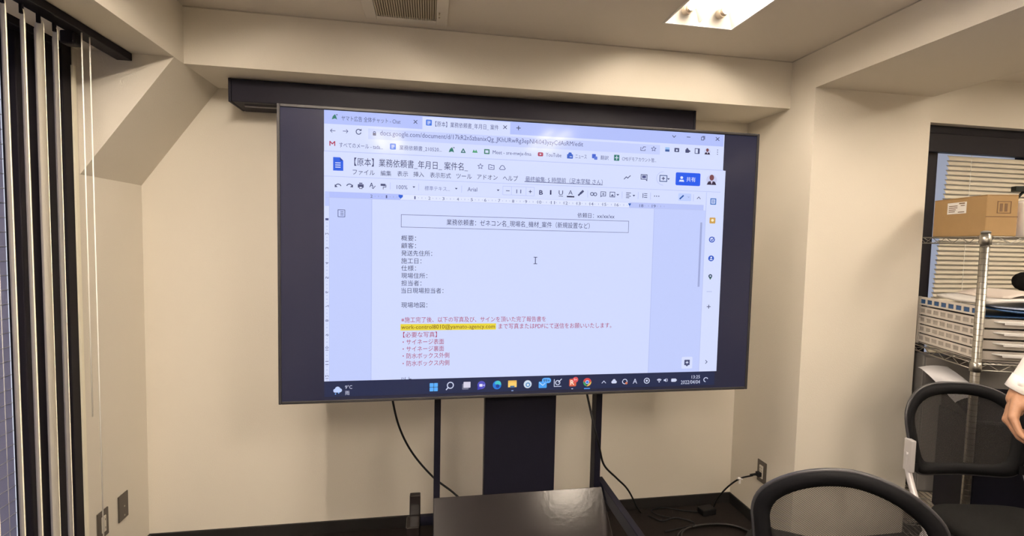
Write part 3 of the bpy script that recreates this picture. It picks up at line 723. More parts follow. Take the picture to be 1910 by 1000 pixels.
b.rbox(1012, 717.5, 15, 12, 1.5, (70, 160, 240), 5); b.line(1012, 717.5, [(-6, -4), (0, 1), (6, -4)], 1.4, (190, 220, 250), 6); b.rbox(1019, 709.5, 17, 10, 4.8, (92, 172, 250), 7); b.text('99+', 1013, 709.8, 1025, 5.5, NV, 8)
b.ring(1040, 713.5, 4, 1.5, LI, 5); b.line(1040, 714, [(-6.5, -6.5), (-6.5, 6.5), (6.5, 6.5)], 1.2, LI, 5); b.line(1040, 714, [(1, -1), (7, -7)], 1.4, LI, 5)
b.rbox(1068, 713.5, 13, 14, 2, (214, 96, 66), 5); b.text('R', 1063.5, 713.5, 1071, 9, (250, 226, 210), 6, bold=0.02); b.disc(1073, 708, 5.2, (222, 80, 84), 7); b.text('9+', 1070, 708, 1076, 4.5, (250, 220, 220), 8); b.box(1067, 725, 3, 1.3, LI, 5)
b.disc(1095, 712.5, 7.6, (210, 70, 70), 5, 0, 0, 180, 360); b.disc(1095, 712.5, 7.6, (60, 160, 100), 5, 0, 0, 90, 200); b.disc(1095, 712.5, 7.6, (236, 190, 90), 6, 0, 0, -10, 100); b.disc(1095, 712.5, 3.6, (220, 228, 240), 7); b.disc(1095, 712.5, 2.7, (60, 120, 220), 8); b.box(1094.5, 724.5, 11, 1.8, (80, 150, 235), 5)
b.line(1126, 712.5, [(-3.5, 2), (0, -2), (3.5, 2)], 1.2, LI, 5)
b.rbox(1145, 712.5, 10, 5, 2.4, LI, 5); b.disc(1145, 711, 3, LI, 5, 0, -1)
b.ring(1165, 711.5, 4.2, 1.3, LI, 5, 30, 200); b.ring(1165, 711.5, 4.2, 1.3, LI, 5, 220, 380); b.disc(1165, 711.5, 2.2, (214, 120, 80), 6, 3, 3)
b.text('A', 1180, 711, 1188, 9, LI, 5); b.ring(1206, 710, 4.8, 1.4, LI, 5); b.disc(1206, 710, 2, LI, 5)
for r in (5, 3.2): b.ring(1229, 712, r, 1.4, LI, 5, 225, 315)
b.disc(1229, 712, 1.2, LI, 5)
b.ic(1241, 709, [(-3.5, -1.4), (-1.5, -1.4), (1, -3.4), (1, 3.4), (-1.5, 1.4), (-3.5, 1.4)], LI, 5); b.ring(1241, 709, 3.5, 1, LI, 5, -45, 45)
b.rbox(1256, 709, 9, 6, 1.5, LI, 5); b.box(1256, 709, 1.5, 3, LI, 5, 5, 0)
b.text('13:25', 1289.5, 703, 1305, 6, LI, 5); b.text('2022/04/04', 1269.5, 713, 1305, 7, LI, 5)
b.ring(1316, 708, 3.8, 1.4, LI, 5, 100, 330)
b.done()

# ------------------------------------------------------------------ television stand
ts = thing('television_stand', 'black steel floor stand with a sloping shelf plate under the large television', 'stand', (0, 0, 0))
YP = T + 0.085
pl = atY(810, 800, YP).x; pr = atY(822, 800, YP).x
one('post', (pl, pr, YP, YP + 0.03, 0.06, 1.75), BLACK, ts, bevel=0.002)
pl2 = atY(1110.5, 820, YP).x; pr2 = atY(1121.5, 820, YP).x
one('post', (pl2, pr2, YP, YP + 0.055, 0.06, 1.75), BLACK, ts, bevel=0.002)
c0 = atY(903.5, 830, YP - 0.012).x; c1 = atY(1035.5, 830, YP - 0.012).x
one('center_panel', (c0, c1, YP - 0.012, YP + 0.03, 0.10, 1.45), BLACK, ts, bevel=0.003)
one('mount_bar', (pl - 0.1, pr2 + 0.1, YP - 0.021, YP - 0.0125, 1.30, 1.42), BLACK, ts)
one('mount_bar', (pl - 0.1, pr2 + 0.1, YP - 0.021, YP - 0.0125, 1.60, 1.70), BLACK, ts)
# sloping shelf plate
A = atY(808.5, 927, YP - 0.02); Bp = atY(1122, 909.5, YP - 0.02)
zt = (A.z + Bp.z) / 2
Cp = atX(1141.5, 1000, Bp.x)
dirv = Vector((0, -0.735, -0.678)); dirv.normalize()
Ls = 0.42
nrm = Vector((0, -dirv.z, dirv.y));
if nrm.z < 0: nrm = -nrm
bm = bmn(); P = [Vector((A.x, YP - 0.02, zt)), Vector((Bp.x, YP - 0.02, zt)), Vector((Bp.x, YP - 0.02, zt)) + dirv * Ls, Vector((A.x, YP - 0.02, zt)) + dirv * Ls]
prism(bm, P, -nrm * 0.012); link('shelf_plate', bm, BLACKT, ts, bevel=0.002)
e = P[2]
one('shelf_lip', (A.x, Bp.x, e.y - 0.012, e.y + 0.004, e.z - 0.012, e.z + 0.02), BLACKT, ts)
one('side_arm', (Bp.x + 0.004, Bp.x + 0.030, YP - 0.42, YP + 0.055, zt - 0.045, zt + 0.004), BLACK, ts, bevel=0.002)
one('side_arm', (A.x + 0.002, A.x + 0.024, YP - 0.42, YP - 0.002, zt - 0.33, zt - 0.29), BLACK, ts, bevel=0.002)
s0 = atY(764.5, 920, YP + 0.05); s1 = atY(784.5, 920, YP + 0.05)
one('side_plate', (s0.x, s1.x, YP + 0.03, YP + 0.055, 0.08, s0.z - 0.0), BLACKT, ts, bevel=0.004)
sb = atY(784, 960, YP + 0.05).z
one('side_plate', (s0.x - 0.010, s1.x - 0.002, YP - 0.05, YP + 0.029, 0.08, sb + 0.01), BLACKT, ts, bevel=0.004)
one('cross_bar', (s1.x, pl + 0.02, YP + 0.031, YP + 0.05, sb - 0.035, sb), BLACK, ts)
one('cross_bar', (pl, pr2, YP + 0.002, YP + 0.028, 0.10, 0.16), BLACK, ts)
one('cross_bar', (s0.x, pl + 0.02, YP + 0.031, YP + 0.05, 0.10, 0.16), BLACK, ts)
for x in (s0.x + 0.01, pr2 - 0.01):
    one('base_leg', (x - 0.03, x + 0.03, YP - 0.42, YP + 0.34, 0.062, 0.098), BLACK, ts, bevel=0.003)
    for y in (YP - 0.37, YP + 0.29):
        cs = one('caster', (x - 0.015, x + 0.015, y - 0.018, y + 0.018, 0.045, 0.063), BLACK, ts)
        bm = bmn(); tube(bm, [(x - 0.011, y, 0.030), (x + 0.011, y, 0.030)], 0.0295, 16); link('wheel', bm, RUBBER, cs)

# ------------------------------------------------------------------ cables
def cable(name, pts, r, label, cat='cable', group=None, m=RUBBER, n=8):
    bm = bmn(); tube(bm, spline(pts, n), r, 7); o = link(name, bm, m); return tag(o, label, cat, group)
q = [atY(x, y, yy) for x, y, yy in ((728, 700, T + 0.070), (733, 750, 1.90), (746, 800, 1.93), (770, 846, 1.95), (808, 890, 1.95), (850, 923, 1.93), (880, 960, 1.92))]
cable('power_cable', q + [Vector((0.2, 1.93, 0.25)), Vector((0.3, 1.95, 0.012)), Vector((0.9, 2.1, 0.006))], 0.0042, 'thin black cable hanging left from under the television to the stand')
q = [atY(x, y, yy) for x, y, yy in ((1088, 700, T + 0.075), (1096, 740, T + 0.072), (1106, 785, 1.80), (1117, 830, 1.81), (1127, 868, 1.98), (1150, 892, 2.12), (1172, 915, 2.26))] + [atZ(x, y, 0.008) for x, y in ((1194, 955), (1215, 964), (1235, 972))] + [atZ(1262, 966, 0.03), atZ(1295, 978, 0.02), atZ(1240, 992, 0.012)]
cable('signal_cable', q, 0.0046, 'black cable hanging down the right post of the stand onto the floor')
q = [atX(1404, 887, XR - 0.035), atY(1380, 893, 2.34), atY(1358, 908, 2.38), atY(1340, 928, 2.42), atZ(1331, 946, 0.03), atZ(1330, 953, 0.0175)]
qb = [atZ(1302, 955, 0.012), atZ(1270, 952, 0.008), atZ(1240, 947, 0.008), atZ(1215, 952, 0.008), atZ(1226, 960, 0.010), atZ(1250, 966, 0.012)]
cable('adapter_lead', qb, 0.0040, 'black lead snaking from the power adapter towards the television stand on the carpet')
cable('mains_lead', q, 0.0045, 'black mains lead plugged into right wall outlet and running along the skirting')
cc = atZ(1345, 1012, 0.008)
pts = []
for i in range(40):
    a = i / 40 * 2 * PI * 2.4; r = 0.235 - 0.012 * i / 10 + 0.012 * math.sin(3 * a)
    pts.append((cc.x + r * math.cos(a) * 0.95, cc.y + r * 0.72 * math.sin(a), 0.008 + 0.0095 * (i / 40 * 2.4) * (1 if i > 14 else 0.3)))
cable('coiled_cable', pts, 0.0048, 'grey-black cable lying in loose loops on the carpet by the right corner', n=3, m=mat('grey_cable', (0.020, 0.019, 0.019), 0.45, spec=0.4))
# power strip block
q = atZ(1318, 958, 0)
pb = thing('power_block', 'small black power adapter lying on the carpet against the skirting', 'adapter', (q.x, q.y, 0), 0.15)
one('body', (-0.045, 0.045, -0.028, 0.028, 0.001, 0.036), RUBBER, pb, bevel=0.005)
one('cable_gland', (0.045, 0.06, -0.008, 0.008, 0.010, 0.024), RUBBER, pb, bevel=0.002)
# right outlet
c = atX(1422, 880, XR)
ot = thing('wall_outlet', 'brown-framed wall outlet with a black plug on the right wall above the skirting', 'outlet', (XR - 0.0005, c.y, c.z))
one('plate', (-0.006, 0, -0.035, 0.035, -0.06, 0.06), PLATE, ot, bevel=0.003)
one('outlet_insert', (-0.010, -0.005, -0.014, 0.014, -0.036, 0.036), SOCK, ot, bevel=0.002)
bm = bmn()
for s in (-0.018, 0.006, 0.022):
    for u in (-0.006, 0.006): box(bm, -0.0105, -0.0095, u - 0.0012, u + 0.0012, s - 0.004, s + 0.004)
tag(link('slots', bm, RUBBER, ot), kind='stuff')
p = thing('mains_plug', 'black plug pushed into the right wall outlet', 'plug', (XR - 0.012, c.y, c.z - 0.012))
one('plug_body', (-0.022, 0, -0.013, 0.013, -0.012, 0.012), RUBBER, p, bevel=0.003)
bm = bmn(); tube(bm, [(-0.020, 0, 0), (-0.055, 0.01, -0.006)], [0.008, 0.0045], 8); link('strain_relief', bm, RUBBER, p)
q = atY(1380, 893, 2.34)
ct = thing('cable_tag', 'small white tag clipped round the mains lead below the outlet', 'tag', q)
bm = bmn(); tube(bm, [(-0.014, 0.0, 0.004), (0.014, 0, -0.003)], 0.0065, 8); link('clip', bm, PAPER, ct)
one('flap', (-0.006, 0.006, -0.001, 0.001, -0.028, -0.006), PAPER, ct)

# ------------------------------------------------------------------ chairs
def outline(W, Wb, Hh, n=64, ex=0, et=2.3, e1=3.0):
    """rounded back outline: x,z pairs around (0,0) bottom centre, wide bowed top and narrower bottom"""
    P = []
    for i in range(n):
        a = 2 * PI * i / n; c, s = math.cos(a), math.sin(a)
        e = 2 / (e1 if s > 0 else 7.0)
        x = math.copysign(abs(c) ** e, c); z = math.copysign(abs(s) ** (2 / (et if s > 0 else 7.0)), s)
        zz = (z + 1) / 2
        w = Wb + (W - Wb) * min(1, zz / 0.70) ** 1.2
        P.append((x * (w / 2 - ex), ex + zz * (Hh - 2 * ex)))
    return P
def make_chair(label, ztop=0.99, zbot=0.60, zs=0.53, W=0.53, Wb=0.45, et=2.3, ex_=3.0, lean=0.07, bk=0.02):
    t = thing('office_chair', label, 'chair')
    Hh = ztop - zbot; hw_ = (W + 0.004) / 2
    yb = 0.235
    def bow(x, z, off=0.0):     # back surface: curved in plan and leaning back
        return yb + 0.035 + lean * (z / Hh) - 0.9 * x * x + off
    bw_ = 0.042
    O = outline(W, Wb, Hh, et=et, e1=ex_); I = outline(W, Wb, Hh, ex=bw_, et=et, e1=ex_)
    n = len(O); bm = bmn(); G = []
    for (ox, oz), (ix, iz) in zip(O, I):
        mx_, mz_ = ox * .5 + ix * .5, oz * .5 + iz * .5
        G.append([bm.verts.new((x, bow(x, z, o), zbot + z)) for x, z, o in ((ox, oz, -0.004), (ox, oz, 0.012), (mx_, mz_, 0.015), (ix, iz, 0.006), (ix, iz, -0.003), (mx_, mz_, -0.010))])
    for i in range(n):
        for k_ in range(6):
            bm.faces.new((G[i][k_], G[(i + 1) % n][k_], G[(i + 1) % n][(k_ + 1) % 6], G[i][(k_ + 1) % 6]))
    link('back_frame', bm, CPLAST, t, smooth=True)
    bm = bmn(); tube(bm, [(x * 1.004, bow(x, z, 0.004), zbot + z + (0.002 if z > Hh / 2 else -0.002)) for x, z in O], 0.0060, 8, closed=True); link('back_rim', bm, CRIM, t)
    # mesh panel grid inside inner outline
    J = outline(W, Wb, Hh, ex=bw_ - 0.004, et=et, e1=ex_); bm = bmn()
    cz = Hh * 0.5; rings = []
    for f in (1.0, 0.75, 0.5, 0.25):
        rings.append([bm.verts.new((x * f, bow(x * f, cz + (z - cz) * f), zbot + cz + (z - cz) * f)) for x, z in J])
    ctr = bm.verts.new((0, bow(0, cz), zbot + cz))
    for a_, b_ in zip(rings, rings[1:]):
        for i in range(n): bm.faces.new((a_[i], a_[(i + 1) % n], b_[(i + 1) % n], b_[i]))
    for i in range(n): bm.faces.new((rings[-1][i], rings[-1][(i + 1) % n], ctr))
    link('back_mesh', bm, MESHF, t, smooth=True)
    # seat cushion
    bm = bmn(); sec = []
    N = 40
    def sq(a, w, d):
        c_, s_ = math.cos(a), math.sin(a); return (math.copysign(abs(c_) ** 0.45, c_) * w, math.copysign(abs(s_) ** 0.45, s_) * d)
    for (w, d, z) in ((0.200, 0.195, -0.050), (0.222, 0.215, -0.042), (0.230, 0.222, -0.022), (0.224, 0.216, -0.006), (0.205, 0.198, 0.002), (0.10, 0.10, -0.002)):
        sec.append([bm.verts.new((*(lambda q: (q[0], q[1] - 0.02))(sq(2 * PI * i / N, w, d)), zs + z)) for i in range(N)])
    for a_, b_ in zip(sec, sec[1:]):
        for i in range(N): bm.faces.new((a_[i], a_[(i + 1) % N], b_[(i + 1) % N], b_[i]))
    bm.faces.new(sec[0][::-1]); bm.faces.new(sec[-1]); link('seat', bm, CFAB, t, smooth=True)
    bm = bmn(); tube(bm, [(*(lambda q: (q[0], q[1] - 0.02))(sq(2 * PI * i / N, 0.222, 0.215)), zs - 0.046) for i in range(N)], 0.007, 6, closed=True); link('seat_shell', bm, CPLAST, t)
    for s in (-1, 1):
        xa = s * (Wb / 2 + 0.022)
        br = bmn(); box(br, xa - 0.010, xa + 0.010, bow(xa, 0) - 0.005, bow(xa, 0) + 0.035, zbot + bk, zbot + bk + 0.135)
        link('bracket', br, SILVER, t, bevel=0.004)
        br = bmn(); box(br, min(xa, xa - s * 0.035), max(xa, xa - s * 0.035), bow(xa, 0) + 0.008, bow(xa, 0) + 0.022, zbot + max(bk, 0.0), zbot + max(bk, 0.0) + 0.035); link('bracket_bolt', br, CPLAST, t)
        bm = bmn()
        y0 = bow(xa, 0) + 0.015
        tube(bm, spline([(xa, y0, zbot + bk + 0.08), (xa, y0, zbot + bk), (xa, y0 - 0.06, zbot - 0.10), (xa, y0 - 0.16, zbot - 0.24), (xa, -0.20, 0.10), (xa, -0.215, 0.075)], 6), 0.0125, 10)
        link('leg', bm, SILVER, t)
        bm = bmn(); tube(bm, spline([(xa, y0 - 0.105, zbot - 0.18), (xa, y0 - 0.02, 0.25), (xa, y0 + 0.035, 0.075)], 6), 0.0125, 10); link('leg', bm, SILVER, t)
        for y in (-0.215, y0 + 0.035):
            bm = bmn(); box(bm, xa - 0.020, xa + 0.020, y - 0.014, y + 0.014, 0.048, 0.080); cs = link('caster', bm, CPLAST, t, bevel=0.004)
            bm = bmn(); tube(bm, [(xa - 0.019, y, 0.0255), (xa - 0.004, y, 0.0255)], 0.025, 16); tube(bm, [(xa + 0.004, y, 0.0255), (xa + 0.019, y, 0.0255)], 0.025, 16); link('wheel', bm, RUBBER, cs)
        one('seat_rail', (min(xa, s * 0.20), max(xa, s * 0.20), -0.012 + 0.03, 0.012 + 0.03, zs - 0.075, zs - 0.052), SILVER, t, bevel=0.003)
    return t
ch2 = make_chair('black mesh-back office chair with silver tube frame standing before the wire shelves', 0.985, 0.618, 0.53, 0.508, 0.436, 2.37, 2.8, 0.055)
ch2.location = (2.160, 1.385, 0); ch2.rotation_euler = (0, 0, -0.19)
ch1 = make_chair('black mesh-back office chair nearest the viewer, only the rounded top of its backrest in view', 0.98, 0.59, 0.50, 0.464, 0.402, 1.7, 1.8, 0.045, -0.10)
ch1.location = (1.262, 1.316, 0); ch1.rotation_euler = (0, 0, PI - 0.597)

# ------------------------------------------------------------------ bay window, venetian blind
w2 = bpy.data.objects.new('window_2', None); C.objects.link(w2); S(w2)
FXR = atY(1747, 330, YW + 0.045).x; FY0 = YW + 0.045; FY1 = YW + 0.13
one('frame', (XR2 + 0.002, BX1 - 0.002, FY0, FY1, BZ1 - 0.045, BZ1), DARKF, w2, bevel=0.003)
one('frame', (XR2 + 0.002, FXR, FY0, FY1, BZ0, BZ1 - 0.045), DARKF, w2, bevel=0.003)
one('frame', (BX1 - 0.05, BX1 - 0.002, FY0, FY1, BZ0, BZ1 - 0.045), DARKF, w2, bevel=0.003)
one('frame', (FXR, BX1 - 0.05, FY0, FY1, BZ0, BZ0 + 0.05), DARKF, w2, bevel=0.003)
one('mullion', (3.36, 3.41, FY0, FY1, BZ0 + 0.05, BZ1 - 0.045), DARKF, w2, bevel=0.003)
one('pane', (FXR, 3.36, FY0 + 0.04, FY0 + 0.046, BZ0 + 0.05, BZ1 - 0.045), GLASS2, w2)
one('pane', (3.41, BX1 - 0.05, FY0 + 0.04, FY0 + 0.046, BZ0 + 0.05, BZ1 - 0.045), GLASS2, w2)
ven = thing('venetian_blind', 'cream horizontal slat blind with dark headrail hanging in the bay window', 'blind')
hz1 = BZ1 - 0.02
vx0 = atY(1767, 330, YW + 0.02).x; vx1 = BX1 - 0.08
h0 = atY(1745, 248, YW + 0.005); h1 = atY(1745, 285, YW + 0.005)
one('headrail', (XR2 + 0.010, BX1 - 0.02, YW + 0.004, YW + 0.044, h1.z + 0.006, h0.z), DARKF, ven, bevel=0.003)
one('headrail_end', (XR2 + 0.002, XR2 + 0.055, YW - 0.003, YW + 0.044, h1.z - 0.012, h1.z + 0.020), DARKF, ven, bevel=0.002)
zt0 = h1.z - 0.002
pitch = 0.0262
bm = bmn()
tilt = math.radians(62); hw = 0.0165
for (s0_, s1_) in ((-1, -0.5), (-0.5, 0), (0, 0.5), (0.5, 1)):
    pass
xs_ = [vx0 - 3, 0]
def slat_mesh():
    bm = bmn(); prev = []
    for i in range(5):
        s = (i / 2 - 1)
        y = s * hw * math.cos(tilt); z = -s * hw * math.sin(tilt) * -1; cr = 0.0022 * (1 - s * s)
        p = (y - cr * math.sin(tilt), z + cr * math.cos(tilt))
        prev.append((p[0], p[1]))
    L = vx1 - vx0
    a_ = [bm.verts.new((0, y, z)) for y, z in prev]; b_ = [bm.verts.new((L, y, z)) for y, z in prev]
    a2 = [bm.verts.new((0, y - 0.0007, z - 0.0003)) for y, z in prev]; b2 = [bm.verts.new((L, y - 0.0007, z - 0.0003)) for y, z in prev]
    for i in range(4):
        bm.faces.new((a_[i], a_[i + 1], b_[i + 1], b_[i])); bm.faces.new((a2[i], b2[i], b2[i + 1], a2[i + 1]))
    bm.faces.new((a_[0], b_[0], b2[0], a2[0])); bm.faces.new((a_[4], a2[4], b2[4], b_[4]))
    return bm
sl0 = link('slat', slat_mesh(), CREAM2, ven, smooth=True)
nS = int((zt0 - (BZ0 + 0.03)) / pitch)
for i in range(nS):
    o = sl0 if i == 0 else sl0.copy()
    if i: C.objects.link(o); o.parent = ven
    o.location = (vx0 - 0.055 * i * pitch, YW + 0.022, zt0 - 0.018 - i * pitch)
one('bottom_rail', (vx0, vx1, YW + 0.010, YW + 0.034, BZ0 + 0.006, BZ0 + 0.022), CREAM2, ven, bevel=0.002)
for px in (1812, 1990, 2250):
    x = atY(px, 330, YW).x if px < 1900 else vx0 + (px - 1767) / 300
    bm = bmn(); tube(bm, [(x, YW + 0.006, BZ0 + 0.02), (x, YW + 0.006, zt0)], 0.0014, 5); link('ladder_cord', bm, CORDM, ven)
bm = bmn(); 
# ------------------------------------------------------------------ wire rack
bm.free()
RB = Vector((2.500, 2.165, 0)); RF = Vector((2.342, 1.715, 0))
sd = (RB - RF); depth = sd.length; sd.normalize(); fd = Vector((sd.y, -sd.x, 0)); RWd = 0.86
ang = math.atan2(fd.y, fd.x)
Zt, Zm = CAMZ + 0.033 * 1.715, CAMZ - 0.2880 * 1.715
rk = thing('wire_rack', 'chrome wire shelving unit standing by the bay window', 'shelving', (RF.x, RF.y, 0), ang)
# local: x along front, y along depth
LZ = [0.10, 0.30, Zm, Zt]
for x in (0, RWd):
    for y in (0, depth):
        bm = bmn(); tube(bm, [(x, y, 0.015), (x, y, Zt + 0.018)], 0.0160, 14)
        po = link('post', bm, CHROME, rk)
        bm = bmn()
        for i in range(int(Zt / 0.0254)): 
            tube(bm, [(x, y, 0.05 + i * 0.0254 - 0.0008), (x, y, 0.05 + i * 0.0254 + 0.0008)], 0.0164, 12)
        tag(link('groove', bm, mat('groove_dark', (0.12, 0.11, 0.10), 0.5, metal=0.8), po), kind='stuff')
        bm = bmn(); tube(bm, [(x, y, Zt + 0.016), (x, y, Zt + 0.022), (x, y, Zt + 0.026)], [0.0175, 0.0165, 0.008], 14); link('post_cap', bm, GREYM, po)
        bm = bmn(); tube(bm, [(x, y, 0.0), (x, y, 0.016)], 0.019, 12); link('foot', bm, RUBBER, po)
for z in LZ:
    bm = bmn()
    for zz in (z, z - 0.028):
        for p_, q_ in (((0, 0), (RWd, 0)), ((0, depth), (RWd, depth)), ((0, 0), (0, depth)), ((RWd, 0), (RWd, depth))):
            tube(bm, [(p_[0], p_[1], zz), (q_[0], q_[1], zz)], 0.0028, 6)
    for p_, q_, L_ in (((0, 0), (RWd, 0), RWd), ((0, depth), (RWd, depth), RWd), ((0, 0), (0, depth), depth), ((RWd, 0), (RWd, depth), depth)):
        nz = max(4, int(L_ / 0.045)); pts = []
        for i in range(nz + 1):
            f = i / nz; pts.append((p_[0] + (q_[0] - p_[0]) * f, p_[1] + (q_[1] - p_[1]) * f, z if i % 2 else z - 0.028))
        tube(bm, pts, 0.0018, 5)
    x = 0.02
    while x < RWd: tube(bm, [(x, 0, z + 0.002), (x, depth, z + 0.002)], 0.0016, 5); x += 0.026
    for y in (depth * .33, depth * .66): tube(bm, [(0, y, z - 0.002), (RWd, y, z - 0.002)], 0.0025, 5)
    link('wire_shelf', bm, CHROME, rk)
    for x in (0, RWd):
        for y in (0, depth):
            bm = bmn(); tube(bm, [(x, y, z - 0.034), (x, y, z - 0.014), (x, y, z + 0.008)], [0.0205, 0.0210, 0.0195], 14); link('collar', bm, CHROME, rk)
def rack(x, y, z=0):   # rack-local to world
    return Vector((RF.x, RF.y, 0)) + fd * x + sd * y + Vector((0, 0, z))

# cardboard box on the top shelf
zc = Zt + 0.0036
bxo = thing('cardboard_box', 'brown cardboard carton with a white label on top of the wire shelves', 'box', rack(0.012, 0.025, zc), ang)
# sizes from the photograph: front edge x 1828..1880, left face 1740..1828
top = CAMZ + (ray(1828, 364).z / ray(1828, 364).y) * rack(0.012, 0.02).y
BH = min(0.28, max(0.1, atY(1828, 364, rack(0.012, 0.03).y).z - zc)); BWd = 0.118; BD = 0.33
one('carton', (0, BWd, 0, BD, 0.0, BH), CARD, bxo, bevel=0.003)
one('tape', (-0.0006, BWd + 0.0006, -0.0008, 0.0, BH * 0.47, BH * 0.49), INK, bxo)
one('flap', (0.0, BWd, 0.0, BD, BH, BH + 0.003), CARD, bxo)
lb = one('label', (-0.0012, 0.0, 0.115, 0.235, BH * 0.60, BH * 0.90), PAPER, bxo)
bm = bmn()
for i, (y0, y1, z0, z1) in enumerate(((0.125, 0.16, .85, .88), (0.125, 0.15, .80, .82), (0.17, 0.225, .80, .82), (0.17, 0.225, .75, .77), (0.18, 0.225, .70, .72), (0.185, 0.225, .65, .67), (0.125, 0.165, .63, .65))):
    box(bm, -0.0018, -0.0012, y0, y1, BH * z0, BH * z1)
tag(link('label_print', bm, INK, lb), kind='stuff')
bm = bmn()
mx0, mx1, mz0, mz1 = 0.040, 0.092, BH * 0.56, BH * 0.86
for a_ in ((mx0, mx1, mz0, mz0 + .003), (mx0, mx1, mz1 - .003, mz1), (mx0, mx0 + .003, mz0, mz1), (mx1 - .003, mx1, mz0, mz1), (mx0 + .010, mx0 + .020, mz0 + .008, mz1 - .010), (mx0 + .028, mx0 + .038, mz0 + .008, mz1 - .010)):
    box(bm, a_[0], a_[1], -0.0008, 0.0, a_[2], a_[3])
link('printed_mark', bm, INK, bxo)
# white jug/bag beside it with black trigger
jg = thing('spray_bottle', 'white plastic bottle with a black trigger head right of the cardboard box', 'bottle', rack(0.235, 0.10, zc), ang)
bm = bmn(); sec = []
for z, w in ((0.0, 0.070), (0.01, 0.082), (0.10, 0.084), (0.135, 0.078), (0.155, 0.050), (0.165, 0.020), (0.185, 0.018)):
    sec.append([bm.verts.new((w * math.cos(2 * PI * i / 24) * 1.1, w * math.sin(2 * PI * i / 24), z)) for i in range(24)])
for a_, b_ in zip(sec, sec[1:]):
    for i in range(24): bm.faces.new((a_[i], a_[(i + 1) % 24], b_[(i + 1) % 24], b_[i]))
bm.faces.new(sec[0][::-1]); bm.faces.new(sec[-1]); link('bottle_body', bm, mat('white_gloss', (0.78, 0.72, 0.70), 0.25), jg, smooth=True)
bm = bmn(); box(bm, -0.075, 0.05, -0.014, 0.014, 0.198, 0.222); box(bm, -0.012, 0.02, -0.016, 0.016, 0.182, 0.20)
tube(bm, [(-0.035, 0, 0.20), (-0.06, 0, 0.165)], 0.006, 6); link('trigger_head', bm, mat('dark_green_plastic', (0.008, 0.011, 0.009), 0.5, spec=0.2), jg, bevel=0.003)

# drawer unit on the second shelf
zd = Zm + 0.0036
tp = atY(1800, 566, rack(0.02, depth * .3).y).z
DH = min(0.30, tp - zd); DW = 0.38; DD = depth - 0.045
du = thing('drawer_unit', 'milky plastic basket drawer unit with four drawers on the middle wire shelf', 'drawers', rack(0.022, 0.020, zd), ang)
bm = bmn()
for x in (0, DW - 0.014):
    for y in (0, DD - 0.014): box(bm, x, x + 0.014, y, y + 0.014, 0, DH)
box(bm, 0.014, DW - 0.014, 0.014, DD - 0.014, 0.0, 0.006)
link('frame', bm, LPLAST, du, bevel=0.002)
one('top_tray', (0.014, DW - 0.014, 0.014, DD - 0.014, DH - 0.045, DH - 0.040), BLUE, du)
rows = 4; rh = (DH - 0.055) / rows
for r in range(rows):
    z0 = 0.008 + r * rh
    dr = bmn()
    box(dr, 0.016, DW - 0.016, 0.004, 0.010, z0 + 0.004, z0 + rh - 0.005)
    box(dr, 0.016, DW - 0.016, 0.010, DD - 0.006, z0 + 0.004, z0 + 0.007)
    box(dr, 0.016, DW - 0.016, DD - 0.006, DD - 0.003, z0 + 0.004, z0 + rh - 0.006)
    # side lattices: rails and bars
    for xs in (0.004, DW - 0.007):
        box(dr, xs, xs + 0.003, 0.014, DD - 0.014, z0 + 0.003, z0 + 0.014); box(dr, xs, xs + 0.003, 0.014, DD - 0.014, z0 + rh - 0.013, z0 + rh - 0.003)
        nb = 8
        for i in range(nb + 1):
            y = 0.014 + (DD - 0.036) * i / nb
            box(dr, xs, xs + 0.003, y, y + 0.014, z0 + 0.014, z0 + rh - 0.013)
        box(dr, xs + 0.0032, xs + 0.0040, 0.014, DD - 0.014, z0 + 0.004, z0 + rh - 0.004, mi=1)
    d_ = link('drawer', dr, [LPLAST, LPLASTD], du)
    bm = bmn(); prism(bm, [(0.07, -0.022, z0 + rh * 0.72), (DW - 0.07, -0.022, z0 + rh * 0.72), (DW - 0.05, 0.004, z0 + rh * 0.72), (0.05, 0.004, z0 + rh * 0.72)], (0, 0, -0.006))
    box(bm, 0.075, DW - 0.075, -0.024, -0.019, z0 + rh * 0.45, z0 + rh * 0.74); link('drawer_handle', bm, PAPER, d_, bevel=0.002)
for xs in (0.003, DW - 0.006):
    bm = bmn(); box(bm, xs, xs + 0.003, 0.014, DD - 0.014, DH - 0.042, DH - 0.034); box(bm, xs, xs + 0.003, 0.014, DD - 0.014, DH - 0.012, DH)
    for i in range(9):
        y = 0.014 + (DD - 0.036) * i / 8; box(bm, xs, xs + 0.003, y, y + 0.013, DH - 0.034, DH - 0.012)
    box(bm, xs + 0.004, xs + 0.005, 0.014, DD - 0.014, DH - 0.036, DH - 0.010, mi=1)
    link('top_lattice', bm, [LPLAST, BLUE], du)
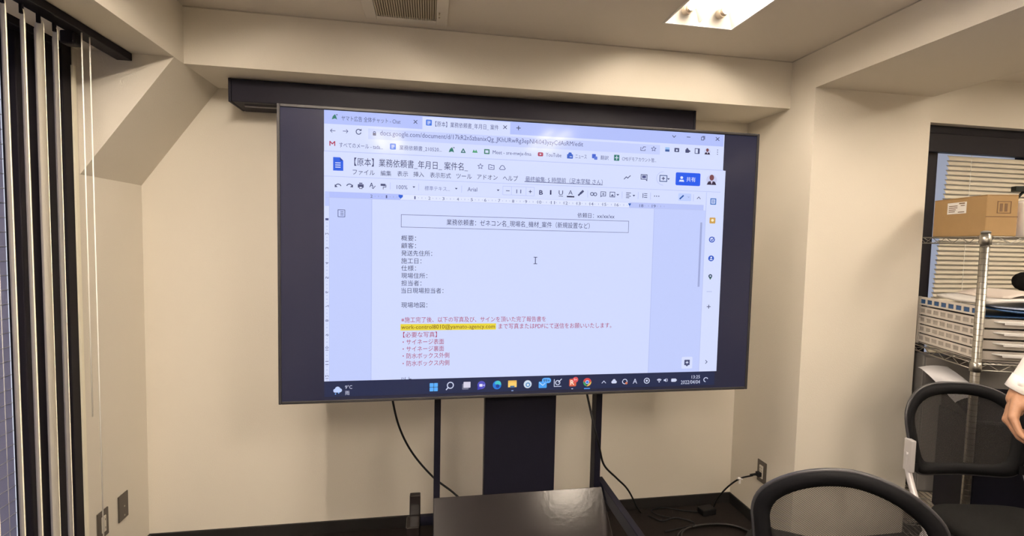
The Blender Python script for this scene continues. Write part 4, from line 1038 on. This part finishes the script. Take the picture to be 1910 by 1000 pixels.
# papers and folders heaped in the top tray
def sheet(name, label, cat, x, y, z, w, d, curl, rz, m, th=0.0012, group=None):
    t_ = bmn(); nx, ny = 12, 6; V1 = {}
    for s in (0, 1):
        for i in range(nx + 1):
            for j in range(ny + 1):
                u, v = i / nx - .5, j / ny - .5
                V1[s, i, j] = t_.verts.new((u * w, v * d, curl * (1 - 4 * u * u) + curl * 0.15 * math.sin(5 * v + 3 * u) + s * th))
    for i in range(nx):
        for j in range(ny):
            t_.faces.new((V1[0, i, j], V1[0, i, j + 1], V1[0, i + 1, j + 1], V1[0, i + 1, j])); t_.faces.new((V1[1, i, j], V1[1, i + 1, j], V1[1, i + 1, j + 1], V1[1, i, j + 1]))
    for i in range(nx):
        t_.faces.new((V1[0, i, 0], V1[0, i + 1, 0], V1[1, i + 1, 0], V1[1, i, 0])); t_.faces.new((V1[0, i, ny], V1[1, i, ny], V1[1, i + 1, ny], V1[0, i + 1, ny]))
    for j in range(ny):
        t_.faces.new((V1[0, 0, j], V1[1, 0, j], V1[1, 0, j + 1], V1[0, 0, j + 1])); t_.faces.new((V1[0, nx, j], V1[0, nx, j + 1], V1[1, nx, j + 1], V1[1, nx, j]))
    o = link(name, t_, m, smooth=True); o.location = rack(x, y, z); o.rotation_euler = (0, 0, ang + rz)
    return tag(o, label, cat, group)
zz = zd + DH + 0.002
PINKP = mat('paper_pinkish', (0.74, 0.66, 0.60), 0.8)
sheet('blue_folder', 'blue plastic folder lowest in the heap of papers on the drawer unit', 'folder', 0.225, 0.16, zz - 0.014, 0.30, 0.30, -0.012, 0.05, BLUE, 0.006)
sheet('clear_folder', 'pale blue clear folder between blue folder and the white papers', 'folder', 0.235, 0.155, zz - 0.002, 0.31, 0.27, -0.010, -0.04, mat('pale_blue_film', (0.42, 0.48, 0.62), 0.3), 0.006)
sheet('paper_stack', 'thick stack of white papers heaped on top of the drawer unit', 'papers', 0.215, 0.17, zz + 0.008, 0.37, 0.30, 0.016, 0.03, PAPER, 0.014)
sheet('paper_stack', 'pinkish rumpled papers topmost in the heap on the drawer unit', 'papers', 0.235, 0.17, zz + 0.034, 0.26, 0.24, 0.024, 0.18, PINKP, 0.004)
pc = thing('black_pouch', 'black cloth pouch resting on the heaped papers by the window blind', 'bag', rack(0.375, 0.22, zz + 0.062), ang)
bm = bmn(); bmesh.ops.create_icosphere(bm, subdivisions=3, radius=1)
for v in bm.verts:
    v.co = Vector((v.co.x * 0.095, v.co.y * 0.07, max(-0.6, v.co.z) * 0.06 + 0.036)); v.co += Vector((0, 0, 0.006 * math.sin(v.co.x * 60)))
link('pouch_body', bm, CFAB, pc, smooth=True)
bm = bmn(); tube(bm, spline([(0.03, -0.02, 0.08), (-0.01, -0.03, 0.14), (0.05, -0.02, 0.16), (0.06, 0, 0.09)]), 0.005, 6); link('handle_strap', bm, mat('green_black_strap', (0.012, 0.022, 0.012), 0.7), pc)

# grey bin and equipment on the lower shelf
z5 = 0.3036
gc = thing('steel_cabinet', 'dull grey slim steel cabinet on the low shelf at the back of the wire rack', 'cabinet', rack(0.025, depth - 0.10, z5), ang)
one('cabinet_body', (0, 0.55, 0, 0.075, 0, 0.715), GREYM, gc, bevel=0.004)
one('door', (0.008, 0.542, -0.006, -0.0005, 0.01, 0.705), mat('grey_door', (0.17, 0.16, 0.15), 0.45), gc, bevel=0.002)
one('door_handle', (0.50, 0.51, -0.018, -0.006, 0.30, 0.42), GREYM, gc, bevel=0.002)
nb_ = thing('storage_bag', 'dark navy fabric storage bag beside the grey cabinet under the drawers', 'bag', rack(0.52, 0.06, z5 + 0.2015), ang)
bm = bmn(); box(bm, -0.065, 0.20, 0, 0.20, 0.006, 0.44)
bmesh.ops.subdivide_edges(bm, edges=bm.edges[:], cuts=4, use_grid_fill=True)
for v in bm.verts: v.co += Vector((random.uniform(-1, 1), random.uniform(-1, 1), random.uniform(-1, 1) if v.co.z > 0.01 else 0)) * 0.006
link('bag_body', bm, TROUSER, nb_, smooth=True)
bm = bmn(); tube(bm, spline([(0.0, 0.06, 0.43), (0.02, 0.05, 0.48), (0.11, 0.05, 0.48), (0.13, 0.06, 0.43)]), 0.006, 6); link('handle_strap', bm, TROUSER, nb_)
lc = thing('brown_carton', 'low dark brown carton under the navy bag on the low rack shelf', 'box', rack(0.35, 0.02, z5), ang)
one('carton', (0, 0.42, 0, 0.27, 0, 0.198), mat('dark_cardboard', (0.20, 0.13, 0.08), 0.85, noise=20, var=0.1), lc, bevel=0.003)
one('packing_tape', (0, 0.42, 0.12, 0.16, 0.1982, 0.1990), CARDD, lc)
sheet('paper_stack', 'bluish white loose papers on the low brown carton behind the hand', 'papers', 0.40, 0.14, z5 + 0.2005, 0.09, 0.22, 0.0, 0.15, mat('paper_blue_white', (0.60, 0.62, 0.75), 0.7), 0.003)
# black printer with a white sheet curling over it, inside the rack
pr_ = thing('printer', 'black printer on the low rack shelf with a white sheet curling over its top', 'printer', rack(0.03, 0.02, z5), ang)
one('printer_body', (0.0, 0.29, 0.0, 0.24, 0.0, 0.50), BLACK, pr_, bevel=0.010)
bm = bmn(); prism(bm, [(0.0, 0.02, 0.50), (0.0, 0.22, 0.50), (0.0, 0.22, 0.60)], (0.29, 0, 0)); link('paper_support', bm, BLACK, pr_, bevel=0.003)
PB = [atY(1712, 685, 2.03), atY(1767, 684, 2.02), atY(1816, 722, 1.76), atY(1733, 700, 1.93)]
e3 = PB[2] + (PB[2] - PB[1]) * 0.15 + Vector((-0.02, 0, -0.03)); e4 = PB[3] + Vector((0.03, -0.10, -0.10))
sh = bmn(); NX = 10; rows_ = []
L0, L1, L2 = (PB[0], PB[1]), (PB[3], PB[2]), (e4, e3)
for j in range(9):
    t_ = j / 8
    def ln(a, b, c): return a * (1 - t_) ** 2 + (b * 2 - (a + c) * 0.5) * (2 * t_ * (1 - t_)) + c * t_ ** 2
    a_, b_ = ln(L0[0], L1[0], L2[0]), ln(L0[1], L1[1], L2[1])
    rows_.append([(a_.lerp(b_, i / NX) + Vector((0, 0, 0.008 * math.sin(PI * i / NX)))) for i in range(NX + 1)])
g0 = [[sh.verts.new(p) for p in r] for r in rows_]; g1 = [[sh.verts.new(p - Vector((0, 0, 0.0012))) for p in r] for r in rows_]
for j in range(8):
    for i in range(NX):
        sh.faces.new((g0[j][i], g0[j][i + 1], g0[j + 1][i + 1], g0[j + 1][i])); sh.faces.new((g1[j][i], g1[j + 1][i], g1[j + 1][i + 1], g1[j][i + 1]))
tag(link('paper_sheet', sh, mat('paper_bluish', (0.70, 0.70, 0.74), 0.8), smooth=True), 'single white sheet curling out under the drawer unit above the black printer', 'paper')

# ------------------------------------------------------------------ person at the right edge (only forearm and hand in frame)
pe = thing('person', 'person in a white long-sleeved shirt at the right edge, hand hanging by the chair back', 'person', (0, 0, 0))
def ball(bm, c, r, sc=(1, 1, 1), rotm=None, sub=2):
    g = bmesh.ops.create_icosphere(bm, subdivisions=sub, radius=1)
    for v in g['verts']:
        p = Vector((v.co.x * r * sc[0], v.co.y * r * sc[1], v.co.z * r * sc[2]))
        if rotm is not None: p = rotm @ p
        v.co = p + Vector(c)
def limb(bm, pts, rs, seg=12):
    pts = [Vector(p) for p in pts]
    if len(pts) > 2: 
        tube(bm, pts, rs, seg)
    else: tube(bm, pts, rs, seg)
    for p, r in zip(pts, rs): ball(bm, p, r * 0.995)
def remesh(o, vox, sm=4):
    md = o.modifiers.new('r', 'REMESH'); md.mode = 'VOXEL'; md.voxel_size = vox; md.use_smooth_shade = True
    ms = o.modifiers.new('s', 'SMOOTH'); ms.iterations = sm; ms.factor = 0.5
px0 = 2.64; PX, PY = 2.07, 0.92       # body is laid out around (px0, 1.32), then turned to face the left of the room at (PX, PY)
def place(bm):
    for v in bm.verts: v.co = Vector((PX + (v.co.y - 1.32), PY - (v.co.x - px0), v.co.z))
wr = atY(1902, 735, 1.20)
el = Vector((wr.x + 0.070, 1.135, wr.z + 0.205)); shw = Vector((PX - 0.01, PY + 0.19, 1.42))
hip = 0.92
bd = bmn()
def hand(bm, W, d, n, l, curl=(22, 62, 95), sc=1.0):
    d = d.normalized(); n = (n - d * n.dot(d)).normalized(); l = (l - d * l.dot(d)).normalized()
    def lb(P, R): limb(bm, P, [r * sc for r in R])
    lb([W, W + d * 0.02 * sc], [0.024, 0.024])
    kn = []
    for k_, (off, ln_, r) in enumerate(((0.030, 0.080, 0.0098), (0.010, 0.086, 0.0102), (-0.010, 0.082, 0.0098), (-0.029, 0.074, 0.0088))):
        off *= sc; ln_ *= sc
        K = W + d * ln_ + l * off + n * (0.004 if k_ in (0, 3) else 0)
        lb([W + d * 0.012 + l * off * 0.45, W + d * ln_ * 0.55 + l * off * 0.85, K], [0.0150, 0.0135, r + 0.0022])
        fl = ((0.044, 0.027, 0.021), (0.048, 0.030, 0.022), (0.045, 0.028, 0.022), (0.035, 0.021, 0.019))[k_]
        p = K; P = [K]; R = [r + 0.001]
        for s_, a in zip(fl, curl):
            a = math.radians(a + k_ * 9)
            p = p + (d * math.cos(a) + n * math.sin(a)) * s_ * sc; P.append(p); R.append(r - 0.0008 * len(P))
        lb(P, R)
        kn.append((P, d, n))
    ball(bm, W + (d * 0.035 + l * 0.020 + n * 0.010) * sc, 0.020 * sc); ball(bm, W + (d * 0.045 - l * 0.020 + n * 0.010) * sc, 0.016 * sc)
    T0 = W + (d * 0.024 + l * 0.026 + n * 0.010) * sc
    T1 = T0 + (d * 0.60 + l * 0.38 + n * 0.66).normalized() * 0.042 * sc
    T2 = T1 + (d * 0.86 - l * 0.05 + n * 0.50).normalized() * 0.032 * sc
    T3 = T2 + (d * 0.96 - l * 0.18 + n * 0.20).normalized() * 0.025 * sc
    lb([T0, T1, T2, T3], [0.0150, 0.0120, 0.0105, 0.0088])
    return kn, (T2, T3)
# left arm hanging
shd = Vector((px0 - 0.19, 1.31, 1.42))
sh2 = Vector((px0 + 0.19, 1.31, 1.42)); el2 = Vector((px0 + 0.24, 1.33, 1.13)); wr2 = Vector((px0 + 0.245, 1.27, 0.88))
limb(bd, [sh2, sh2.lerp(el2, .5), el2], [0.056, 0.048, 0.041]); limb(bd, [el2, el2.lerp(wr2, .5), wr2], [0.040, 0.034, 0.025])
hand(bd, wr2, Vector((0, -0.1, -1)), Vector((-1, 0, 0)), Vector((0, -1, -0.1)), (15, 35, 50))
# torso, neck, head
limb(bd, [(px0, 1.32, hip), (px0, 1.31, 1.12), (px0, 1.32, 1.32)], [0.105, 0.100, 0.110])
limb(bd, [shd, (px0, 1.32, 1.42), sh2], [0.060, 0.075, 0.060])
limb(bd, [(px0, 1.32, 1.42), (px0, 1.305, 1.54)], [0.062, 0.054])
hc = Vector((px0, 1.285, 1.645))
ball(bd, hc, 0.095, (0.82, 1.0, 1.12), sub=3); ball(bd, hc + Vector((0, -0.020, -0.055)), 0.062, (0.90, 1.0, 0.95), sub=3)
ball(bd, hc + Vector((0, -0.098, -0.022)), 0.016, (0.8, 0.9, 1.2)); ball(bd, hc + Vector((0, -0.090, 0.0)), 0.010, (0.8, 1, 2.0))
ball(bd, hc + Vector((0, -0.083, -0.056)), 0.020, (1.1, 0.4, 0.35))
for s in (-1, 1):
    ball(bd, hc + Vector((s * 0.079, 0.006, -0.012)), 0.028, (0.30, 0.65, 1.05)); ball(bd, hc + Vector((s * 0.032, -0.083, 0.018)), 0.014, (1.2, 0.5, 0.5))
    xh = px0 + s * 0.095
    limb(bd, [(xh, 1.32, hip), (xh, 1.31, 0.50), (xh, 1.33, 0.10)], [0.090, 0.060, 0.040])
place(bd)
dd = Vector((-0.62, -0.10, -1)); nn = Vector((0.62, -0.78, -0.25)); ll = dd.cross(nn)
kn, th = hand(bd, wr, dd, nn, ll, (34, 66, 60), 1.10)
limb(bd, [el, el.lerp(wr, 0.5), wr], [0.040, 0.034, 0.027])
limb(bd, [shw, shw.lerp(el, 0.5), el], [0.056, 0.048, 0.041])
body = link('body', bd, SKIN, pe); remesh(body, 0.0030, 3)
for P, d_, n_ in kn + [((th[0], th[1]), dd, nn)]:
    a_, b_ = P[-2], P[-1]; ax = (b_ - a_).normalized()
    if len(P) == 2: up = -(nn - ax * nn.dot(ax)).normalized()
    else:
        n1 = n_.normalized(); d1 = d_.normalized()
        up = (d1 - ax * d1.dot(ax)); up = up.normalized() if up.length > 0.2 else -(n1 - ax * n1.dot(ax)).normalized()
    bm = bmn(); sd_ = ax.cross(up).normalized()
    rm = Matrix((sd_, ax, up)).transposed()
    ball(bm, b_ + up * 0.0078 + ax * 0.001, 0.0062, (0.85, 1.15, 0.22), rm); link('fingernail', bm, NAIL, pe, smooth=True)
for s in (-1, 1):
    bm = bmn(); ball(bm, hc + Vector((s * 0.032, -0.078, 0.010)), 0.0135, sub=2); place(bm); link('eye', bm, mat('eye_white', (0.75, 0.72, 0.68), 0.2), pe, smooth=True)
    bm = bmn(); ball(bm, hc + Vector((s * 0.032, -0.0885, 0.010)), 0.0055, (1, 0.6, 1)); place(bm); link('iris', bm, HAIR, pe, smooth=True)
bm = bmn(); ball(bm, hc + Vector((0, -0.0905, -0.058)), 0.018, (1.2, 0.28, 0.28)); place(bm); link('lips', bm, mat('lips', (0.36, 0.13, 0.10), 0.45), pe, smooth=True)
bm = bmn(); ball(bm, hc + Vector((0, 0.012, 0.022)), 0.101, (0.86, 1.0, 1.10), sub=4)
for v in list(bm.verts):
    if (v.co.y < hc.y - 0.045 and v.co.z < hc.z + 0.062) or v.co.z < hc.z - 0.062 or (v.co.y < hc.y - 0.01 and v.co.z < hc.z + 0.0): bm.verts.remove(v)
place(bm); hr = link('hair', bm, HAIR, pe, smooth=True); md = hr.modifiers.new('s', 'SOLIDIFY'); md.thickness = 0.008
# shirt
st = bmn()
cuff = el.lerp(wr, 0.95)
limb(st, [sh2, sh2.lerp(el2, .5), el2], [0.070, 0.062, 0.056]); tube(st, [el2, el2.lerp(wr2, .6), el2.lerp(wr2, 0.95)], [0.056, 0.047, 0.038], 16)
limb(st, [(px0 - .04, 1.32, 0.93), (px0 - .04, 1.31, 1.12), (px0 - .04, 1.32, 1.32)], [0.142, 0.130, 0.130]); limb(st, [(px0 + .04, 1.32, 0.93), (px0 + .04, 1.31, 1.12), (px0 + .04, 1.32, 1.32)], [0.142, 0.130, 0.130])
limb(st, [shd, (px0, 1.32, 1.425), sh2], [0.070, 0.086, 0.070]); tube(st, [(px0, 1.32, 1.42), (px0, 1.312, 1.495)], [0.080, 0.064], 16)
place(st)
limb(st, [shw, shw.lerp(el, 0.5), el], [0.070, 0.063, 0.058]); tube(st, [el, el.lerp(wr, .3), el.lerp(wr, .6), el.lerp(wr, 0.80), cuff], [0.058, 0.054, 0.046, 0.042, 0.040], 16)
for k_ in range(5):
    f = 0.30 + 0.14 * k_; c_ = el.lerp(wr, f); a0 = 0.2 * k_
    tube(st, [c_ + Vector((-0.045, -0.01, 0.012 * (-1) ** k_)), c_ + Vector((0.0, -0.052 + 0.02 * f, -0.006)), c_ + Vector((0.045, -0.01, -0.012))], 0.006, 6)
shirt = link('shirt', st, SHIRT, pe); remesh(shirt, 0.005, 4)
bm = bmn(); tube(bm, [el.lerp(wr, 0.78), el.lerp(wr, 0.785), el.lerp(wr, 0.97), el.lerp(wr, 0.98)], [0.041, 0.0435, 0.0415, 0.036], 24); link('cuff', bm, SHIRT, pe, smooth=True)
# trousers and shoes
tr = bmn()
limb(tr, [(px0 - .045, 1.32, 0.90), (px0 + .045, 1.32, 0.90)], [0.116, 0.116])
for s in (-1, 1):
    xh = px0 + s * 0.095
    tube(tr, [(xh * 0.5 + px0 * 0.5, 1.32, 0.90), (xh, 1.31, 0.50), (xh, 1.335, 0.07)], [0.108, 0.080, 0.066], 16)
place(tr); trs = link('trousers', tr, TROUSER, pe); remesh(trs, 0.008, 4)
for s in (-1, 1):
    xh = px0 + s * 0.095; so = bmn()
    ball(so, (xh, 1.23, 0.042), 0.05, (0.95, 2.0, 0.72)); ball(so, (xh, 1.33, 0.055), 0.05, (0.9, 1.1, 1.1)); box(so, xh - 0.042, xh + 0.042, 1.15, 1.375, 0.003, 0.02)
    place(so); sho = link('shoe', so, mat('shoe_black', (0.012, 0.011, 0.011), 0.3), pe); remesh(sho, 0.006, 3)

bpy.context.view_layer.update()
